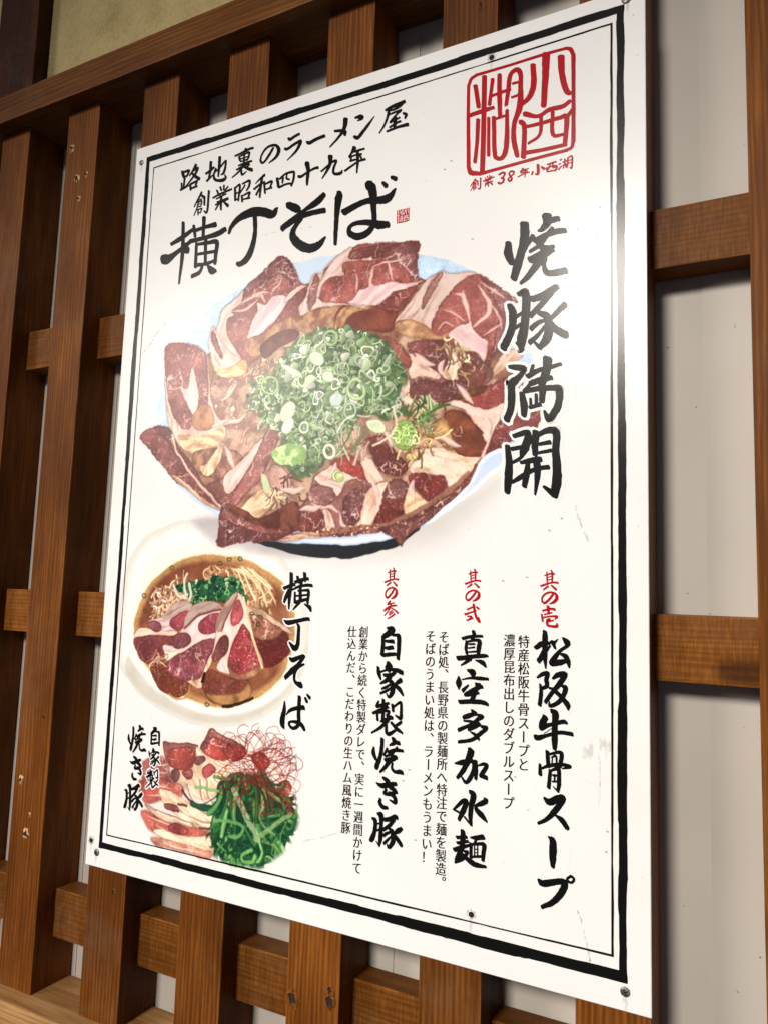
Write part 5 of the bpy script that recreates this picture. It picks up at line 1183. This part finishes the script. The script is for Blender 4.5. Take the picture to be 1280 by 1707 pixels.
ink_order = [('yoko', M_black, 0), ('cho', M_black, 0), ('so', M_black, 0), ('ba', M_black, 0),
             ('yaki', M_black, 0), ('buta', M_black, 0.0028), ('man', M_black, 0.0028), ('hira', M_black, 0.0028)]
ink_order += [(k, M_black, 0) for k in 'ro chi ura no ra bou me n ya sou gyou shou wa shi juu kyuu nen'.split()]
ink_order += [(k, M_red, 0) for k in 'three eight small nishi mizuumi sono no2 san ni ichi'.split()]
ink_order += [(k, M_black, 0.0017) for k in 'yoko2 cho2 so2 ba2'.split()]
ink_order += [(k, M_black, 0) for k in 'ji ie sei yaki2 ki buta2 shin kuu ta ka mizu men matsu saka ushi hone su bou2 pu'.split()]
WS = dict(yoko=0.84, cho=0.84, so=0.84, ba=0.84)
for k, mt_, h in ink_order: character(k, G[k], mt_, h, WS.get(k, 1.0))
# the same brush characters again elsewhere on the poster
for k, frame, box, mt_, h in [
        ('sou', LR, (90, 322, 208, 452), M_red, 0), ('gyou', LR, (228, 285, 362, 412), M_red, 0), ('nen', LR, (622, 205, 755, 312), M_red, 0),
        ('sono', G2, (97, 55, 258, 252), M_red, 0), ('no2', G2, (105, 283, 243, 398), M_red, 0),
        ('sono', G2, (903, 68, 1083, 276), M_red, 0), ('no2', G2, (915, 303, 1072, 428), M_red, 0),
        ('ji', HS, (580, 135, 715, 425), M_black, 0.0014), ('ie', HS, (545, 480, 722, 770), M_black, 0.0014), ('sei', HS, (490, 830, 702, 1135), M_black, 0.0014),
        ('yaki2', HS, (205, 100, 488, 540), M_black, 0.0008), ('ki', HS, (228, 615, 410, 990), M_black, 0.0014), ('buta2', HS, (122, 1100, 432, 1515), M_black, 0.0014)]:
    # the line below the seal runs level on the poster but slants in the photograph
    if frame is LR:
        x0, y0, x1, y1 = box
        q = fr(frame, [((x0 + x1) / 2, (y0 + y1) / 2)])[0]
        wm = np.linalg.norm(fr(frame, [(x1, y0)])[0] - fr(frame, [(x0, y0 + (x1 - x0) * 0.27)])[0]) * 1000
        st = refit_mm(G[k], q[0], q[1], wm * 0.95, mpp(frame, ((x0 + x1) / 2, (y0 + y1) / 2)) * (y1 - y0) * 1000 * 0.93, 0.95)
    else:
        sl_ = {HS: 0.0, G2: 0.0}[frame]
        st = refit(G[k], frame, box, 0.97)
    character(k, st, mt_, h)

# the big seal: frame and seal script
seal = parse(FS, "148 300 14 146 500 16 148 700 18 148 800 18;148 800 18 165 834 22 220 840 18;215 842 16 400 790 15 600 735 15 745 697 16;742 697 16 775 680 16 786 640 18;786 645 20 787 480 18 787 300 18 786 112 20;786 118 18 770 82 18 735 75 14;745 75 14 600 115 14 400 178 13 190 240 14;200 238 14 165 262 16 148 308 14;"
             "620 115 38 616 250 32 605 425 26;540 178 24 545 290 28 520 370 28 470 420 20;712 128 32 718 240 28 748 340 24 788 345 14;"
             "245 250 24 240 540 24 232 830 24;190 305 20 200 370 20 210 432 20;155 485 20 240 455 22 300 437 16;206 512 20 200 650 18 187 768 18;"
             "337 238 20 336 340 22 340 490 20;295 265 18 284 350 16 275 418 18;285 367 14 400 325 16;270 500 14 270 728 16;302 497 20 306 700 20 320 745 18 360 735 24 380 650 24 382 452 16;300 510 12 385 482 12;"
             "377 422 18 390 330 20 402 240 22 440 206 22 464 230 22 465 300 22 460 430 30 425 540 22 425 640 24 445 732 20;418 290 12 460 280 12;412 375 12 460 357 12;"
             "490 475 24 570 490 18 640 450 22 720 430 22 765 397 20;465 522 22 488 560 22 482 738 24;490 556 16 600 530 18 700 500 20 745 500 24 735 660 20;745 500 20 784 442 16;590 480 18 582 600 16 512 655 12;660 465 18 662 600 18 730 600 14;486 715 20 620 690 18 740 662 18")
character('seal', seal, M_red, 0, thing="seal_mark")
# the small red seal: red block with the signs left white
FQ = (645, 335, 25.6)
blk = fr(FQ, [(420, 410), (560, 375), (700, 350), (830, 315), (950, 285), (948, 560), (940, 840), (800, 885), (640, 930), (500, 945), (410, 975), (415, 700)])
o = sheet("small_seal", [tuple(p) for p in blk], 0.00030, M_red, uv=False)
sm = parse(FQ, "470 430 14 460 520 16;500 400 10 480 640 18 470 960 26;430 630 12 520 620 12;560 400 14 590 480 14 590 600 14;540 520 10 640 490 12;640 400 14 700 400 14 690 500 14 680 600 16;700 380 10 640 420 14 640 600 12;"
               "540 680 12 550 860 20 600 850 20 610 650 14;640 640 14 660 900 14;770 350 16 760 480 18 710 580 14;835 310 20 825 450 18 815 590 14;900 320 14 900 430 14 930 540 12;"
               "700 660 14 800 640 12 920 610 16;710 700 16 720 880 18;720 720 10 900 690 12 890 780 14;780 650 12 770 740 10 730 810 12;840 640 10 850 740 12 900 730 10;730 840 14 900 800 12")
character('smallseal', sm, M_white, 0, wscale=0.6, y0=-0.00036, thing="small_seal_lettering")

# ------------------------------------------------------------------ fine text columns (outline glyphs built in to Blender)
tcur = bpy.data.curves.new("glyph_source", 'FONT')
tobj = bpy.data.objects.new("glyph_source", tcur); COL.objects.link(tobj)
tcur.resolution_u = 3
def glyph(ch):
    tcur.body = ch; tcur.size = 1.0; tcur.offset = 0.002
    bpy.context.view_layer.update()
    ev = tobj.evaluated_get(bpy.context.evaluated_depsgraph_get())
    me = ev.to_mesh()
    V = np.array([v.co[:2] for v in me.vertices]); F = [tuple(p.vertices) for p in me.polygons]
    ev.to_mesh_clear()
    return V, F
def column(text, top, bot, size, yl=-0.0003):
    a = np.array(unproj(*top)).T; b_ = np.array(unproj(*bot)).T
    n = len(text); V, F = [], []
    for i, ch in enumerate(text):
        c = a + (b_ - a) * (i + 0.5) / n
        if ch in '\u3000 ': continue
        gv, gf = glyph(ch)
        q = gv - np.array([0.5, 0.38])
        sx_ = size * 0.90; sy_ = size
        if ch == '\u30fc': q = np.column_stack([q[:, 1] * -1, q[:, 0]]) * np.array([-1, 1]); q = np.column_stack([q[:, 0], -q[:, 1]])
        if ch in '\u3001\u3002': q = q + np.array([0.60, 0.58])
        # kyokasho style slant: strokes rise a little to the right, slightly narrower
        q = np.column_stack([q[:, 0], q[:, 1] + q[:, 0] * 0.06])
        k0 = len(V)
        for v in q: V.append((c[0] + v[0] * sx_, yl, c[1] + v[1] * sy_))
        F += [tuple(k0 + j for j in f) for f in gf]
        k0 = len(V)      # a second pass a hair to the side: the heavier strokes of the print
        for v in q: V.append((c[0] + (v[0] + 0.034) * sx_, yl - 6e-6, c[1] + (v[1] + 0.006) * sy_))
        F += [tuple(k0 + j for j in f) for f in gf]
    return finish("fine_text", V, F, M_black)
column('\u5275\u696d\u304b\u3089\u7d9a\u304f\u7279\u88fd\u30c0\u30ec\u3067\u3001\u5b9f\u306b\u4e00\u9031\u9593\u304b\u3051\u3066', (606.6, 1043.5), (594.6, 1457.5), 0.0114)
column('\u4ed5\u8fbc\u3093\u3060\u3001\u3053\u3060\u308f\u308a\u306e\u751f\u30cf\u30e0\u98a8\u713c\u304d\u8c5a', (587.2, 1043), (576.2, 1390), 0.0114)
column('\u305d\u3070\u51e6\u3001\u9577\u91ce\u770c\u306e\u88fd\u9eba\u6240\u3078\u7279\u6ce8\u3067\u9eba\u3092\u88fd\u9020\u3002', (739.4, 1051.5), (733.5, 1482), 0.0114)
column('\u305d\u3070\u306e\u3046\u307e\u3044\u51e6\u306f\u3001\u30e9\u30fc\u30e1\u30f3\u3082\u3046\u307e\u3044\uff01', (717.5, 1050), (710, 1440), 0.0114)
column('\u7279\u7523\u677e\u962a\u725b\u9aa8\u30b9\u30fc\u30d7\u3068', (872.2, 1058.5), (871.5, 1286), 0.0114)
column('\u6fc3\u539a\u6606\u5e03\u51fa\u3057\u306e\u30c0\u30d6\u30eb\u30b9\u30fc\u30d7', (848.2, 1056.5), (846.5, 1350), 0.0114)
bpy.data.objects.remove(tobj)

# ------------------------------------------------------------------ screws through the poster
def screw(x, z, r, recess=False, ring=False):
    bm = bmesh.new()
    prof = [(0, 0.0010), (r * 0.35, 0.0010), (r * 0.75, 0.0008), (r * 0.97, 0.0003), (r, 0.0)]
    if recess: prof = [(0, -0.0002), (r * 0.5, -0.0001), (r * 0.8, 0.0003), (r, 0.0001)]
    n = 20; rows = []
    c = bm.verts.new((0, -prof[0][1], 0))
    for pr, ph in prof[1:]:
        rows.append([bm.verts.new((pr * math.cos(6.2832 * i / n), -ph, pr * math.sin(6.2832 * i / n))) for i in range(n)])
    for i in range(n):
        bm.faces.new((c, rows[0][i], rows[0][(i + 1) % n]))
        for a_, b__ in zip(rows[:-1], rows[1:]):
            bm.faces.new((a_[i], b__[i], b__[(i + 1) % n], a_[(i + 1) % n]))
    bmesh.ops.recalc_face_normals(bm, faces=list(bm.faces))
    me = bpy.data.meshes.new("screw"); bm.to_mesh(me); bm.free()
    for f in me.polygons: f.use_smooth = True
    o = bpy.data.objects.new("screw", me); COL.objects.link(o)
    me.materials.append(M_hole if recess else M_steel)
    o.location = (x, -0.0004, z); P_(o)
    # crossed slots
    bm = bmesh.new()
    for a_ in (0.5, 0.5 + math.pi / 2):
        ca, sa = math.cos(a_), math.sin(a_); L_, w_ = r * 0.62, r * 0.13
        q = [bm.verts.new((ca * u - sa * v, 0.0 - (0.00002 if a_ > 1 else 0), sa * u + ca * v)) for u, v in ((-L_, -w_), (L_, -w_), (L_, w_), (-L_, w_))]
        bm.faces.new(q)
    me2 = bpy.data.meshes.new("slot"); bm.to_mesh(me2); bm.free(); me2.materials.append(M_hole)
    s = bpy.data.objects.new("slot", me2); COL.objects.link(s); s.parent = o; s.location = (0, -0.00112 if not recess else -0.0005, 0)
    if ring:
        bm = bmesh.new(); R_ = random.Random(int(z * 1e4))
        for kk in range(2):
            rr_ = r * (1.35 + 0.35 * kk); vs = []
            for i in range(28):
                a_ = 6.2832 * i / 28; wq = 0.00012 * (0.5 + R_.random())
                vs.append((bm.verts.new(((rr_ - wq) * math.cos(a_), 0, (rr_ - wq) * math.sin(a_))), bm.verts.new(((rr_ + wq) * math.cos(a_), 0, (rr_ + wq) * math.sin(a_)))))
            for i in range(28):
                if R_.random() < 0.85 - 0.3 * kk:
                    j = (i + 1) % 28; bm.faces.new((vs[i][0], vs[i][1], vs[j][1], vs[j][0]))
        me3 = bpy.data.meshes.new("scratch_ring"); bm.to_mesh(me3); bm.free(); me3.materials.append(M_hole)
        s = bpy.data.objects.new("scratch_ring", me3); COL.objects.link(s); s.parent = o; s.location = (0, 0.0001, 0)
for x, z, r, rc, rg in [(-287.6, 400.1, 3.4, False, False), (158.5, 394.7, 2.6, True, True), (281.3, 409.9, 4.2, False, False), (-290.2, -393.7, 2.6, True, True),
                        (-280.5, -404.8, 3.8, False, False), (154.0, -376.8, 2.4, True, True), (277.9, -405.9, 3.7, False, False)]:
    screw(x / 1000, z / 1000, r / 1000, rc, rg)
